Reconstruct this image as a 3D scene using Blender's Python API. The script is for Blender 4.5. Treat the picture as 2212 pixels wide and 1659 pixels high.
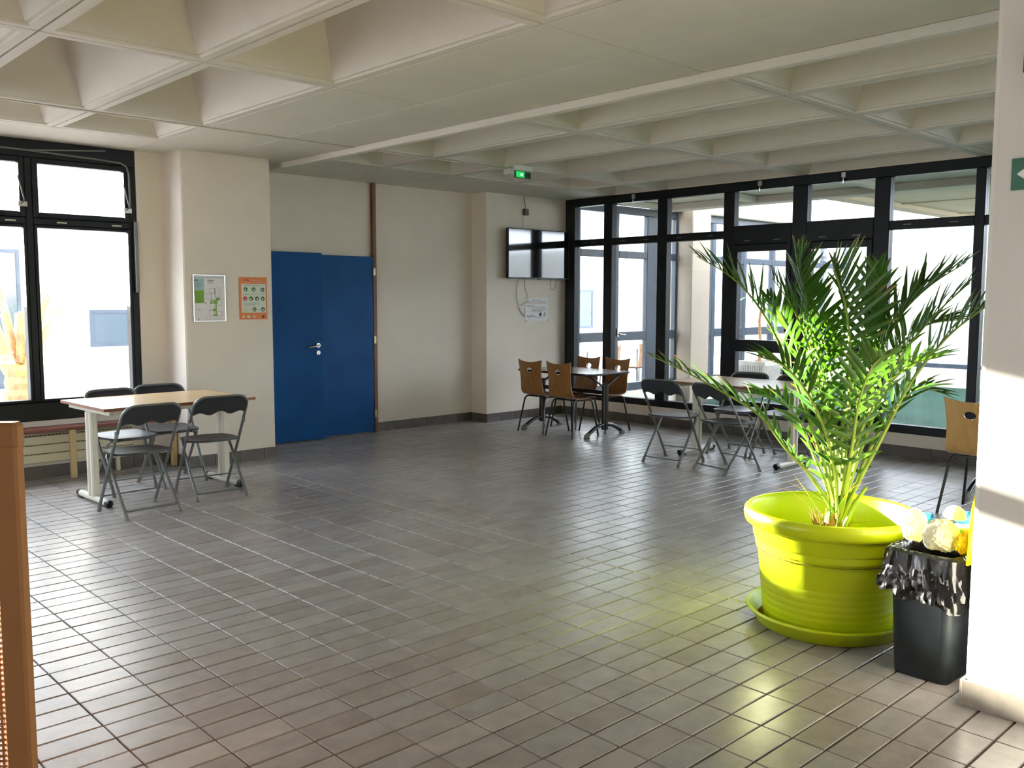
import bpy, math, random
from mathutils import Vector, Matrix

random.seed(7)
PI = math.pi
SC = bpy.context.scene
for o in list(bpy.data.objects):
    bpy.data.objects.remove(o, do_unlink=True)
COL = SC.collection

# ------------------------------------------------------------------ camera
CAM_H = 1.545
YAW, PITCH, ROLL = math.radians(46.575), math.radians(-5.297), math.radians(0.138)
cd = bpy.data.cameras.new('camera')
cd.sensor_fit = 'HORIZONTAL'
cd.sensor_width = 36.0
cd.lens = 1964.6 / 2212.0 * 36.0
cd.clip_start = 0.05
cd.clip_end = 300
cam = bpy.data.objects.new('camera', cd)
COL.objects.link(cam)
fw = Vector((math.cos(PITCH) * math.cos(YAW), math.cos(PITCH) * math.sin(YAW), math.sin(PITCH)))
rt = Vector((math.sin(YAW), -math.cos(YAW), 0))
up = rt.cross(fw)
r2 = rt * math.cos(ROLL) + up * math.sin(ROLL)
u2 = up * math.cos(ROLL) - rt * math.sin(ROLL)
m = Matrix((r2, u2, -fw)).transposed().to_4x4()
m.translation = Vector((0, 0, CAM_H))
cam.matrix_world = m
SC.camera = cam

# ------------------------------------------------------------------ world, sun, exposure
SKY = 1.0
SUN = 7.0
EXPO = 3.82
wd = bpy.data.worlds.new('sky')
SC.world = wd
wd.use_nodes = True
bg = wd.node_tree.nodes['Background']
bg.inputs['Color'].default_value = (0.81, 0.885, 1.0, 1)
bg.inputs['Strength'].default_value = SKY
sd = bpy.data.lights.new('sun', 'SUN')
sd.energy = SUN
sd.angle = math.radians(0.55)
sd.color = (1.0, 0.93, 0.80)
sun = bpy.data.objects.new('sun', sd)
COL.objects.link(sun)
SUN_AZ, SUN_EL = math.radians(101.0), math.radians(10.8)
sv = Vector((math.cos(SUN_EL) * math.cos(SUN_AZ), math.cos(SUN_EL) * math.sin(SUN_AZ), math.sin(SUN_EL)))
sun.rotation_euler = sv.to_track_quat('Z', 'Y').to_euler()
sun.location = sv * 30
vs = SC.view_settings
vs.view_transform = 'Standard'
vs.look = 'None'
vs.exposure = EXPO
vs.gamma = 1.0
vs.use_curve_mapping = False
SC.display_settings.display_device = 'sRGB'
cy = SC.cycles
cy.use_denoising = True
try:
    cy.denoiser = 'OPENIMAGEDENOISE'
except Exception:
    pass
cy.max_bounces = 12
cy.diffuse_bounces = 6
cy.glossy_bounces = 4
cy.transmission_bounces = 8
cy.transparent_max_bounces = 16
cy.caustics_reflective = False
cy.caustics_refractive = False
cy.sample_clamp_indirect = 8.0

# ------------------------------------------------------------------ materials
MATS = {}


def mat(name, col, rough=0.5, spec=0.5, metal=0.0, var=0.0, vscale=6.0, bump=0.0, bscale=60.0, coat=0.0, trans=0.0,
        emit=None, estr=0.0, stretch=None):
    if name in MATS:
        return MATS[name]
    mt = bpy.data.materials.new(name)
    mt.use_nodes = True
    nt = mt.node_tree
    N, L = nt.nodes, nt.links
    b = N['Principled BSDF']
    b.inputs['Base Color'].default_value = (*col, 1)
    b.inputs['Roughness'].default_value = rough
    b.inputs['Specular IOR Level'].default_value = spec
    b.inputs['Metallic'].default_value = metal
    b.inputs['Coat Weight'].default_value = coat
    b.inputs['Coat Roughness'].default_value = 0.1
    if emit:
        b.inputs['Emission Color'].default_value = (*emit, 1)
        b.inputs['Emission Strength'].default_value = estr
    if var > 0 or bump > 0:
        tc = N.new('ShaderNodeTexCoord')
        src = tc.outputs['Object']
        if stretch:
            mp = N.new('ShaderNodeMapping')
            mp.inputs['Scale'].default_value = stretch
            L.new(src, mp.inputs['Vector'])
            src = mp.outputs['Vector']
    if var > 0:
        nz = N.new('ShaderNodeTexNoise')
        nz.inputs['Scale'].default_value = vscale
        nz.inputs['Detail'].default_value = 5
        L.new(src, nz.inputs['Vector'])
        mr = N.new('ShaderNodeMapRange')
        mr.inputs['From Min'].default_value = 0.3
        mr.inputs['From Max'].default_value = 0.7
        mr.inputs['To Min'].default_value = 1 - var
        mr.inputs['To Max'].default_value = 1 + var
        L.new(nz.outputs['Fac'], mr.inputs['Value'])
        mx = N.new('ShaderNodeVectorMath')
        mx.operation = 'SCALE'
        mx.inputs[0].default_value = col
        L.new(mr.outputs['Result'], mx.inputs['Scale'])
        L.new(mx.outputs['Vector'], b.inputs['Base Color'])
    if bump > 0:
        n2 = N.new('ShaderNodeTexNoise')
        n2.inputs['Scale'].default_value = bscale
        n2.inputs['Detail'].default_value = 3
        L.new(src, n2.inputs['Vector'])
        bp = N.new('ShaderNodeBump')
        bp.inputs['Strength'].default_value = bump
        bp.inputs['Distance'].default_value = 0.002
        L.new(n2.outputs['Fac'], bp.inputs['Height'])
        L.new(bp.outputs['Normal'], b.inputs['Normal'])
    if trans > 0:
        out = N['Material Output']
        tr = N.new('ShaderNodeBsdfTranslucent')
        tr.inputs['Color'].default_value = (min(1, col[0] * 2.2), min(1, col[1] * 2.0), col[2] * 0.8, 1)
        ms = N.new('ShaderNodeMixShader')
        ms.inputs['Fac'].default_value = trans
        L.new(b.outputs['BSDF'], ms.inputs[1])
        L.new(tr.outputs['BSDF'], ms.inputs[2])
        L.new(ms.outputs['Shader'], out.inputs['Surface'])
    MATS[name] = mt
    return mt


def glass_mat(name, tint=(0.95, 0.96, 0.96), rough=0.0, ior=1.5):
    if name in MATS:
        return MATS[name]
    mt = bpy.data.materials.new(name)
    mt.use_nodes = True
    nt = mt.node_tree
    N, L = nt.nodes, nt.links
    for n in list(N):
        N.remove(n)
    out = N.new('ShaderNodeOutputMaterial')
    tr = N.new('ShaderNodeBsdfTransparent')
    tr.inputs['Color'].default_value = (*tint, 1)
    gl = N.new('ShaderNodeBsdfGlossy')
    gl.inputs['Roughness'].default_value = rough
    f0 = ((ior - 1) / (ior + 1)) ** 2
    lw = N.new('ShaderNodeLayerWeight')
    pw = N.new('ShaderNodeMath')
    pw.operation = 'POWER'
    pw.inputs[1].default_value = 5.0
    L.new(lw.outputs['Facing'], pw.inputs[0])
    fr = N.new('ShaderNodeMath')
    fr.operation = 'MULTIPLY_ADD'
    fr.inputs[1].default_value = 1 - f0
    fr.inputs[2].default_value = f0
    L.new(pw.outputs[0], fr.inputs[0])
    ms = N.new('ShaderNodeMixShader')
    L.new(fr.outputs[0], ms.inputs['Fac'])
    L.new(tr.outputs['BSDF'], ms.inputs[1])
    L.new(gl.outputs['BSDF'], ms.inputs[2])
    L.new(ms.outputs['Shader'], out.inputs['Surface'])
    MATS[name] = mt
    return mt


TPX, TPY, TX0, TY0 = 0.2497, 0.1256, 1.357, 1.566


def tile_mat():
    mt = bpy.data.materials.new('floor_tile')
    mt.use_nodes = True
    nt = mt.node_tree
    N, L = nt.nodes, nt.links
    b = N['Principled BSDF']
    geo = N.new('ShaderNodeNewGeometry')
    mp = N.new('ShaderNodeVectorMath')
    mp.operation = 'SUBTRACT'
    mp.inputs[1].default_value = (TX0, TY0, 0)
    L.new(geo.outputs['Position'], mp.inputs[0])
    dv = N.new('ShaderNodeVectorMath')
    dv.operation = 'DIVIDE'
    dv.inputs[1].default_value = (TPX, TPY, 10)
    L.new(mp.outputs['Vector'], dv.inputs[0])
    fl = N.new('ShaderNodeVectorMath')
    fl.operation = 'FLOOR'
    L.new(dv.outputs['Vector'], fl.inputs[0])
    wn = N.new('ShaderNodeTexWhiteNoise')
    wn.noise_dimensions = '2D'
    L.new(fl.outputs['Vector'], wn.inputs['Vector'])
    cr = N.new('ShaderNodeValToRGB')
    e = cr.color_ramp.elements
    e[0].position = 0
    e[0].color = (0.300, 0.266, 0.244, 1)
    e[1].position = 1
    e[1].color = (0.405, 0.372, 0.348, 1)
    k = e.new(0.5)
    k.color = (0.355, 0.330, 0.315, 1)
    k = e.new(0.75)
    k.color = (0.335, 0.320, 0.312, 1)
    L.new(wn.outputs['Value'], cr.inputs['Fac'])
    nz = N.new('ShaderNodeTexNoise')
    nz.inputs['Scale'].default_value = 9
    nz.inputs['Detail'].default_value = 8
    nz.inputs['Roughness'].default_value = 0.65
    L.new(geo.outputs['Position'], nz.inputs['Vector'])
    mr = N.new('ShaderNodeMapRange')
    mr.inputs['From Min'].default_value = 0.25
    mr.inputs['From Max'].default_value = 0.75
    mr.inputs['To Min'].default_value = 0.78
    mr.inputs['To Max'].default_value = 1.18
    L.new(nz.outputs['Fac'], mr.inputs['Value'])
    mx = N.new('ShaderNodeVectorMath')
    mx.operation = 'SCALE'
    L.new(cr.outputs['Color'], mx.inputs[0])
    L.new(mr.outputs['Result'], mx.inputs['Scale'])
    L.new(mx.outputs['Vector'], b.inputs['Base Color'])
    n2 = N.new('ShaderNodeTexNoise')
    n2.inputs['Scale'].default_value = 3.5
    n2.inputs['Detail'].default_value = 4
    L.new(geo.outputs['Position'], n2.inputs['Vector'])
    r2_ = N.new('ShaderNodeMapRange')
    r2_.inputs['To Min'].default_value = 0.24
    r2_.inputs['To Max'].default_value = 0.38
    L.new(n2.outputs['Fac'], r2_.inputs['Value'])
    L.new(r2_.outputs['Result'], b.inputs['Roughness'])
    b.inputs['Specular IOR Level'].default_value = 0.45
    n3 = N.new('ShaderNodeTexNoise')
    n3.inputs['Scale'].default_value = 28
    n3.inputs['Detail'].default_value = 4
    L.new(geo.outputs['Position'], n3.inputs['Vector'])
    bp = N.new('ShaderNodeBump')
    bp.inputs['Strength'].default_value = 0.12
    bp.inputs['Distance'].default_value = 0.003
    L.new(n3.outputs['Fac'], bp.inputs['Height'])
    L.new(bp.outputs['Normal'], b.inputs['Normal'])
    return mt


def wood_mat(name, c1, c2, rough=0.4, axis='X', scale=1.0, coat=0.0):
    if name in MATS:
        return MATS[name]
    mt = bpy.data.materials.new(name)
    mt.use_nodes = True
    nt = mt.node_tree
    N, L = nt.nodes, nt.links
    b = N['Principled BSDF']
    tc = N.new('ShaderNodeTexCoord')
    mp = N.new('ShaderNodeMapping')
    s = [22 * scale, 22 * scale, 22 * scale]
    s['XYZ'.index(axis)] = 1.6 * scale
    mp.inputs['Scale'].default_value = s
    L.new(tc.outputs['Object'], mp.inputs['Vector'])
    nz = N.new('ShaderNodeTexNoise')
    nz.inputs['Scale'].default_value = 2.2
    nz.inputs['Detail'].default_value = 6
    nz.inputs['Distortion'].default_value = 0.6
    L.new(mp.outputs['Vector'], nz.inputs['Vector'])
    cr = N.new('ShaderNodeValToRGB')
    e = cr.color_ramp.elements
    e[0].position = 0.3
    e[0].color = (*c1, 1)
    e[1].position = 0.7
    e[1].color = (*c2, 1)
    L.new(nz.outputs['Fac'], cr.inputs['Fac'])
    L.new(cr.outputs['Color'], b.inputs['Base Color'])
    b.inputs['Roughness'].default_value = rough
    b.inputs['Coat Weight'].default_value = coat
    b.inputs['Coat Roughness'].default_value = 0.15
    MATS[name] = mt
    return mt


def leaf_mat(name, base, tip):
    mt = bpy.data.materials.new(name)
    mt.use_nodes = True
    nt = mt.node_tree
    N, L = nt.nodes, nt.links
    b = N['Principled BSDF']
    out = N['Material Output']
    at = N.new('ShaderNodeAttribute')
    at.attribute_name = 'tip'
    nz = N.new('ShaderNodeTexNoise')
    nz.inputs['Scale'].default_value = 7
    tc = N.new('ShaderNodeTexCoord')
    L.new(tc.outputs['Object'], nz.inputs['Vector'])
    m1 = N.new('ShaderNodeMixRGB')
    m1.inputs['Color1'].default_value = (base[0] * 0.65, base[1] * 0.75, base[2] * 0.9, 1)
    m1.inputs['Color2'].default_value = (base[0] * 1.5, base[1] * 1.3, base[2] * 1.0, 1)
    L.new(nz.outputs['Fac'], m1.inputs['Fac'])
    m2 = N.new('ShaderNodeMixRGB')
    m2.inputs['Color2'].default_value = (*tip, 1)
    L.new(at.outputs['Fac'], m2.inputs['Fac'])
    L.new(m1.outputs['Color'], m2.inputs['Color1'])
    L.new(m2.outputs['Color'], b.inputs['Base Color'])
    b.inputs['Roughness'].default_value = 0.38
    b.inputs['Specular IOR Level'].default_value = 0.5
    tr = N.new('ShaderNodeBsdfTranslucent')
    sc_ = N.new('ShaderNodeMixRGB')
    sc_.blend_type = 'MULTIPLY'
    sc_.inputs['Fac'].default_value = 1
    sc_.inputs['Color2'].default_value = (2.0, 1.9, 0.7, 1)
    L.new(m2.outputs['Color'], sc_.inputs['Color1'])
    L.new(sc_.outputs['Color'], tr.inputs['Color'])
    ms = N.new('ShaderNodeMixShader')
    ms.inputs['Fac'].default_value = 0.24
    L.new(b.outputs['BSDF'], ms.inputs[1])
    L.new(tr.outputs['BSDF'], ms.inputs[2])
    L.new(ms.outputs['Shader'], out.inputs['Surface'])
    return mt


M_TILE = tile_mat()
M_GROUT = mat('grout', (0.085, 0.075, 0.065), 0.9, 0.2, var=0.25, vscale=30)
M_STRIP = mat('joint_strip', (0.50, 0.45, 0.38), 0.75, var=0.2, vscale=25)
M_WALL = mat('wall_paint', (0.77, 0.70, 0.61), 0.75, 0.3, var=0.03, vscale=2.5, bump=0.15, bscale=90)
M_WALLW = mat('wall_paint_white', (0.74, 0.71, 0.66), 0.7, 0.3, var=0.03, vscale=2.5, bump=0.15, bscale=90)
M_CEIL = mat('ceiling_paint', (0.70, 0.665, 0.60), 0.7, 0.3, var=0.03, vscale=3, bump=0.2, bscale=120)
M_SLAB = mat('concrete_slab', (0.30, 0.28, 0.25), 0.9, 0.2, var=0.15, vscale=4)
M_BASE = mat('baseboard_tile', (0.105, 0.090, 0.080), 0.35, 0.5, var=0.2, vscale=9)
M_BASEL = mat('baseboard_tile_light', (0.40, 0.355, 0.29), 0.4, 0.5, var=0.15, vscale=12)
M_FRAME = mat('frame_dark', (0.007, 0.009, 0.013), 0.42, 0.28, var=0.2, vscale=6)
M_FRAMEB = mat('frame_blue', (0.030, 0.045, 0.070), 0.4, 0.5, var=0.2, vscale=6)
M_GLASS = glass_mat('window_glass')
M_BLUE = mat('door_blue', (0.001, 0.070, 0.25), 0.5, 0.2, var=0.12, vscale=3, bump=0.08, bscale=40)
M_TRIMW = wood_mat('trim_wood', (0.13, 0.045, 0.02), (0.21, 0.08, 0.035), 0.5, 'Z')
M_CHROME = mat('brushed_metal', (0.62, 0.60, 0.57), 0.28, 0.5, 1.0)
M_BRASS = mat('worn_brass', (0.40, 0.32, 0.20), 0.4, 0.5, 1.0)
M_DARKM = mat('black_metal', (0.010, 0.011, 0.013), 0.32, 0.5, coat=0.2)
M_BLACKP = mat('black_plastic', (0.012, 0.012, 0.013), 0.4)
M_GREYT = mat('grey_tube', (0.17, 0.18, 0.175), 0.35, 0.5, 0.35)
M_CHAIRP = mat('chair_plastic', (0.030, 0.033, 0.040), 0.40, 0.5, bump=0.1, bscale=200)
M_BEECH = wood_mat('beech_laminate', (0.60, 0.40, 0.20), (0.72, 0.51, 0.28), 0.32, 'X', 0.8)
M_EDGE = mat('edge_band', (0.25, 0.10, 0.05), 0.45, var=0.1)
M_CREAM = mat('cream_metal', (0.66, 0.63, 0.53), 0.4, 0.5)
M_PLY = wood_mat('plywood', (0.27, 0.112, 0.030), (0.39, 0.178, 0.054), 0.34, 'Z', 0.6, coat=0.3)
M_MAHO = wood_mat('mahogany_top', (0.11, 0.032, 0.016), (0.17, 0.055, 0.028), 0.25, 'Y', 0.8, coat=0.4)
M_TOE = mat('worn_grey_toe', (0.22, 0.20, 0.18), 0.6)
M_LIME = mat('lime_plastic', (0.50, 0.60, 0.004), 0.36, 0.45, var=0.05, vscale=5)
M_SOIL = mat('soil', (0.10, 0.06, 0.03), 0.95, 0.1, var=0.4, vscale=40, bump=0.8, bscale=60)
M_BIN = mat('bin_plastic', (0.022, 0.028, 0.032), 0.45, 0.25, var=0.25, vscale=8, bump=0.1, bscale=40)
M_LINER = mat('liner_film', (0.008, 0.008, 0.009), 0.16, 0.6, bump=0.4, bscale=25)
M_BAGW = mat('white_bag', (0.82, 0.80, 0.74), 0.45, 0.5, trans=0.25, bump=0.4, bscale=22)
M_YEL = mat('yellow_plastic', (0.85, 0.66, 0.0), 0.35, 0.5)
M_YBAG = mat('yellow_film', (0.80, 0.62, 0.03), 0.3, 0.5, trans=0.3)
M_BLUEP = mat('blue_label', (0.05, 0.32, 0.50), 0.4)
M_TEAL = mat('teal_print', (0.03, 0.42, 0.38), 0.4)
M_CLEAR = glass_mat('clear_plastic', (0.9, 0.94, 0.95), 0.08, 1.4)
M_WHITEP = mat('white_plastic', (0.80, 0.79, 0.76), 0.4)
M_PAPER = mat('paper', (0.80, 0.79, 0.80), 0.75, 0.2)
M_PRINTG = mat('print_grey', (0.22, 0.22, 0.25), 0.8, 0.2)
M_PRINTL = mat('print_light_grey', (0.45, 0.45, 0.45), 0.8, 0.2)
M_PRINTK = mat('print_black', (0.03, 0.03, 0.035), 0.8, 0.2)
M_PINK = mat('print_pink', (0.62, 0.42, 0.50), 0.8, 0.2)
M_ORANGE = mat('print_orange', (0.72, 0.22, 0.06), 0.45, 0.3)
M_PALEB = mat('print_pale_blue', (0.36, 0.55, 0.58), 0.5, 0.3)
M_PGREEN = mat('print_green', (0.22, 0.42, 0.06), 0.5, 0.3)
M_DGREEN = mat('print_dark_green', (0.075, 0.16, 0.06), 0.5, 0.3)
M_RED = mat('print_red', (0.55, 0.05, 0.08), 0.5, 0.3)
M_SALMON = mat('print_salmon', (0.75, 0.32, 0.20), 0.5, 0.3)
M_MINT = mat('print_mint', (0.66, 0.72, 0.60), 0.5, 0.3)
M_SCREEN = mat('tv_screen', (0.004, 0.004, 0.005), 0.06, 0.9, coat=0.6)
M_SIGNG = mat('sign_green', (0.0, 0.11, 0.045), 0.4)
M_LEDG = mat('exit_led', (0.0, 0.25, 0.05), 0.4, emit=(0.02, 0.9, 0.15), estr=0.05)
M_LEDC = mat('exit_led_core', (0.3, 0.9, 0.4), 0.4, emit=(0.25, 1.0, 0.4), estr=0.25)
M_BENCH = wood_mat('bench_wood', (0.16, 0.045, 0.030), (0.23, 0.075, 0.050), 0.4, 'X')
M_PINE = wood_mat('pine_leg', (0.50, 0.36, 0.16), (0.60, 0.45, 0.22), 0.5, 'Z')
M_RAD = mat('radiator_enamel', (0.60, 0.55, 0.36), 0.45, 0.5)
M_SCRB = mat('brown_metal', (0.40, 0.175, 0.055), 0.5, 0.4, var=0.08, vscale=8)
M_PETIOLE = mat('petiole', (0.22, 0.30, 0.045), 0.4, 0.5, var=0.3, vscale=12)
M_FIBRE = mat('palm_fibre', (0.30, 0.18, 0.07), 0.9, 0.2, var=0.4, vscale=30)
M_LEAF = leaf_mat('palm_leaflet', (0.045, 0.125, 0.020), (0.40, 0.24, 0.10))
M_TURF = mat('green_court', (0.016, 0.052, 0.036), 0.9, 0.2, var=0.25, vscale=1.5, bump=0.5, bscale=150)
M_PAVE = mat('pale_paving', (0.45, 0.42, 0.38), 0.85, 0.2, var=0.15, vscale=3)
M_RENDER = mat('white_render', (0.78, 0.77, 0.73), 0.85, 0.2, var=0.05, vscale=2)
M_CONC = mat('pale_concrete', (0.55, 0.50, 0.42), 0.85, 0.2, var=0.08, vscale=2)
M_SOFFIT = mat('canopy_concrete', (0.62, 0.50, 0.36), 0.85, 0.2, var=0.06, vscale=1)
M_PLANTER = mat('planter_concrete', (0.50, 0.47, 0.43), 0.9, 0.2, var=0.12, vscale=8)
M_TRUNK = mat('palm_trunk', (0.40, 0.22, 0.12), 0.9, 0.2, var=0.35, vscale=9, bump=0.6, bscale=30)
M_CUTST = mat('cut_stem', (0.55, 0.30, 0.17), 0.8, 0.2, var=0.25, vscale=10)
M_BWIN = mat('far_window', (0.04, 0.06, 0.08), 0.15, 0.6)
M_SIREN = mat('dark_box', (0.02, 0.018, 0.02), 0.4)


# ------------------------------------------------------------------ mesh helpers
class MB:
    def __init__(s):
        s.v, s.f, s.m, s.mats = [], [], [], []

    def mi(s, m_):
        if m_ not in s.mats:
            s.mats.append(m_)
        return s.mats.index(m_)

    def add(s, verts, faces, m_):
        b = len(s.v)
        k = s.mi(m_)
        s.v += [tuple(p) for p in verts]
        s.f += [tuple(i + b for i in f) for f in faces]
        s.m += [k] * len(faces)
        return s

    def box(s, lo, hi, m_, bev=0.0):
        x0, y0, z0 = lo
        x1, y1, z1 = hi
        if bev <= 0:
            vv = [(x0, y0, z0), (x1, y0, z0), (x1, y1, z0), (x0, y1, z0), (x0, y0, z1), (x1, y0, z1), (x1, y1, z1), (x0, y1, z1)]
            ff = [(0, 3, 2, 1), (4, 5, 6, 7), (0, 1, 5, 4), (1, 2, 6, 5), (2, 3, 7, 6), (3, 0, 4, 7)]
            return s.add(vv, ff, m_)
        b = min(bev, (x1 - x0) / 2.01, (y1 - y0) / 2.01, (z1 - z0) / 2.01)
        vv, idx = [], {}
        for ix, (xa, sx) in enumerate(((x0, 1), (x1, -1))):
            for iy, (ya, sy) in enumerate(((y0, 1), (y1, -1))):
                for iz, (za, sz) in enumerate(((z0, 1), (z1, -1))):
                    for ax in range(3):
                        p = [xa + sx * b, ya + sy * b, za + sz * b]
                        p[ax] = (xa, ya, za)[ax]
                        idx[(ix, iy, iz, ax)] = len(vv)
                        vv.append(p)
        ff = []
        for i in (0, 1):
            a = [idx[(i, 0, 0, 0)], idx[(i, 1, 0, 0)], idx[(i, 1, 1, 0)], idx[(i, 0, 1, 0)]]
            ff.append(tuple(a if i else a[::-1]))
            a = [idx[(0, i, 0, 1)], idx[(1, i, 0, 1)], idx[(1, i, 1, 1)], idx[(0, i, 1, 1)]]
            ff.append(tuple(a[::-1] if i else a))
            a = [idx[(0, 0, i, 2)], idx[(1, 0, i, 2)], idx[(1, 1, i, 2)], idx[(0, 1, i, 2)]]
            ff.append(tuple(a if i else a[::-1]))
        for i in (0, 1):
            for j in (0, 1):
                ff.append((idx[(i, j, 0, 0)], idx[(i, j, 1, 0)], idx[(i, j, 1, 1)], idx[(i, j, 0, 1)]))
                ff.append((idx[(i, 0, j, 0)], idx[(i, 1, j, 0)], idx[(i, 1, j, 2)], idx[(i, 0, j, 2)]))
                ff.append((idx[(0, i, j, 1)], idx[(1, i, j, 1)], idx[(1, i, j, 2)], idx[(0, i, j, 2)]))
        for i in (0, 1):
            for j in (0, 1):
                for k in (0, 1):
                    ff.append((idx[(i, j, k, 0)], idx[(i, j, k, 1)], idx[(i, j, k, 2)]))
        return s.add(vv, ff, m_)

    def tube(s, pts, r, m_, n=8, caps=True):
        pts = [Vector(p) for p in pts]
        rr = r if isinstance(r, (list, tuple)) else [r] * len(pts)
        rings = []
        t0 = (pts[1] - pts[0]).normalized()
        nrm = t0.orthogonal().normalized()
        vv = []
        for i, p in enumerate(pts):
            if i == 0:
                t = t0
            elif i == len(pts) - 1:
                t = (pts[i] - pts[i - 1]).normalized()
            else:
                t = ((pts[i] - pts[i - 1]).normalized() + (pts[i + 1] - pts[i]).normalized())
                t = t.normalized() if t.length > 1e-6 else (pts[i + 1] - pts[i]).normalized()
            nrm = (nrm - t * nrm.dot(t))
            nrm = nrm.normalized() if nrm.length > 1e-6 else t.orthogonal().normalized()
            bn = t.cross(nrm)
            rings.append(len(vv))
            for k in range(n):
                a = 2 * PI * k / n
                vv.append(p + (nrm * math.cos(a) + bn * math.sin(a)) * rr[i])
        ff = []
        for i in range(len(pts) - 1):
            for k in range(n):
                k2 = (k + 1) % n
                ff.append((rings[i] + k, rings[i] + k2, rings[i + 1] + k2, rings[i + 1] + k))
        if caps:
            ff.append(tuple(rings[0] + k for k in range(n))[::-1])
            ff.append(tuple(rings[-1] + k for k in range(n)))
        return s.add(vv, ff, m_)

    def lathe(s, prof, m_, n=48, center=(0, 0), close=False):
        vv, ff = [], []
        for (r, z) in prof:
            for k in range(n):
                a = 2 * PI * k / n
                vv.append((center[0] + r * math.cos(a), center[1] + r * math.sin(a), z))
        for i in range(len(prof) - 1):
            for k in range(n):
                k2 = (k + 1) % n
                ff.append((i * n + k, i * n + k2, (i + 1) * n + k2, (i + 1) * n + k))
        if close:
            ff.append(tuple(range(n))[::-1])
            ff.append(tuple((len(prof) - 1) * n + k for k in range(n)))
        return s.add(vv, ff, m_)

    def prism(s, poly, z0, z1, m_):
        n = len(poly)
        vv = [(x, y, z0) for x, y in poly] + [(x, y, z1) for x, y in poly]
        ff = [tuple(range(n))[::-1], tuple(range(n, 2 * n))]
        for i in range(n):
            j = (i + 1) % n
            ff.append((i, j, n + j, n + i))
        return s.add(vv, ff, m_)

    def disc(s, c, r, axis, m_, n=20, sx=1.0, th=0.0):
        # flat disc facing -axis direction ('x' -> -X, 'y' -> -Y)
        vv = []
        for k in range(n):
            a = 2 * PI * k / n
            if axis == 'y':
                vv.append((c[0] + r * sx * math.cos(a), c[1], c[2] + r * math.sin(a)))
            else:
                vv.append((c[0], c[1] - r * sx * math.cos(a), c[2] + r * math.sin(a)))
        return s.add(vv, [tuple(range(n))], m_)

    def quad(s, a, b, c, d, m_):
        return s.add([a, b, c, d], [(0, 1, 2, 3)], m_)

    def mesh(s, name, smooth=False):
        me = bpy.data.meshes.new(name)
        me.from_pydata(s.v, [], s.f)
        for m_ in s.mats:
            me.materials.append(m_)
        me.polygons.foreach_set('material_index', s.m)
        if smooth:
            me.polygons.foreach_set('use_smooth', [True] * len(s.f))
        me.update()
        if smooth:
            try:
                me.set_sharp_from_angle(angle=math.radians(38))
            except Exception:
                pass
        return me

    def build(s, name, parent=None, smooth=False, loc=None, rot=None):
        o = bpy.data.objects.new(name, s.mesh(name, smooth))
        COL.objects.link(o)
        if parent is not None:
            o.parent = parent
        if loc is not None:
            o.location = loc
        if rot is not None:
            o.rotation_euler = rot
        return o


def tag(o, label=None, cat=None, group=None, kind=None):
    if label:
        o['label'] = label
    if cat:
        o['category'] = cat
    if group:
        o['group'] = group
    if kind:
        o['kind'] = kind
    return o


def empty(name, loc=(0, 0, 0), rz=0.0):
    o = bpy.data.objects.new(name, None)
    o.empty_display_size = 0.1
    COL.objects.link(o)
    o.location = loc
    o.rotation_euler = (0, 0, rz)
    return o


def inst(name, me, parent=None, loc=(0, 0, 0), rot=(0, 0, 0)):
    o = bpy.data.objects.new(name, me)
    COL.objects.link(o)
    o.location = loc
    o.rotation_euler = rot
    if parent is not None:
        o.parent = parent
    return o


def copy_tree(o, parent=None):
    c = o.copy()
    COL.objects.link(c)
    c.parent = parent
    for ch in [k for k in bpy.data.objects if k.parent == o]:
        copy_tree(ch, c)
    return c


def bez(pts, n):
    """Catmull-Rom through pts, n samples."""
    P = [Vector(p) for p in pts]
    P = [P[0] * 2 - P[1]] + P + [P[-1] * 2 - P[-2]]
    out = []
    segs = len(P) - 3
    for i in range(n):
        t = i / (n - 1) * segs
        k = min(int(t), segs - 1)
        u = t - k
        p0, p1, p2, p3 = P[k:k + 4]
        out.append(0.5 * ((2 * p1) + (p2 - p0) * u + (2 * p0 - 5 * p1 + 4 * p2 - p3) * u * u + (3 * p1 - p0 - 3 * p2 + p3) * u ** 3))
    return out


def rbox(me_, lo, hi, m_, bev=0.004):
    return me_.box(lo, hi, m_, bev)

# ------------------------------------------------------------------ the room
ZC, YW, YD, YP, XG, YT = 2.87, 8.45, 8.78, 8.0, 9.05, 8.50
XP0, XP1, XT = 3.51, 4.385, 7.60
XW, YS = -4.2, -5.2
XN = 2.37 - 0.86 * 4 - 0.03
FLOOR = tag(MB().box((XW - 0.2, YS - 0.2, -0.20), (9.2, 8.9, -0.007), M_GROUT).build('floor'), kind='structure')


def tile_geo(mb, cx, cy, sx, sy, z=0.0, m_=None):
    m_ = m_ or M_TILE
    b, d = 0.0022, 0.003
    vv = []
    for (ix, iz) in ((0, -0.0075), (0, z - d), (b, z)):
        for (px, py) in ((-1, -1), (1, -1), (1, 1), (-1, 1)):
            vv.append((cx + px * (sx / 2 - ix), cy + py * (sy / 2 - ix), iz))
    ff = [(8, 9, 10, 11)]
    for k in range(4):
        j = (k + 1) % 4
        ff.append((k, j, 4 + j, 4 + k))
        ff.append((4 + k, 4 + j, 8 + j, 8 + k))
    mb.add(vv, ff, m_)


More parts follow.
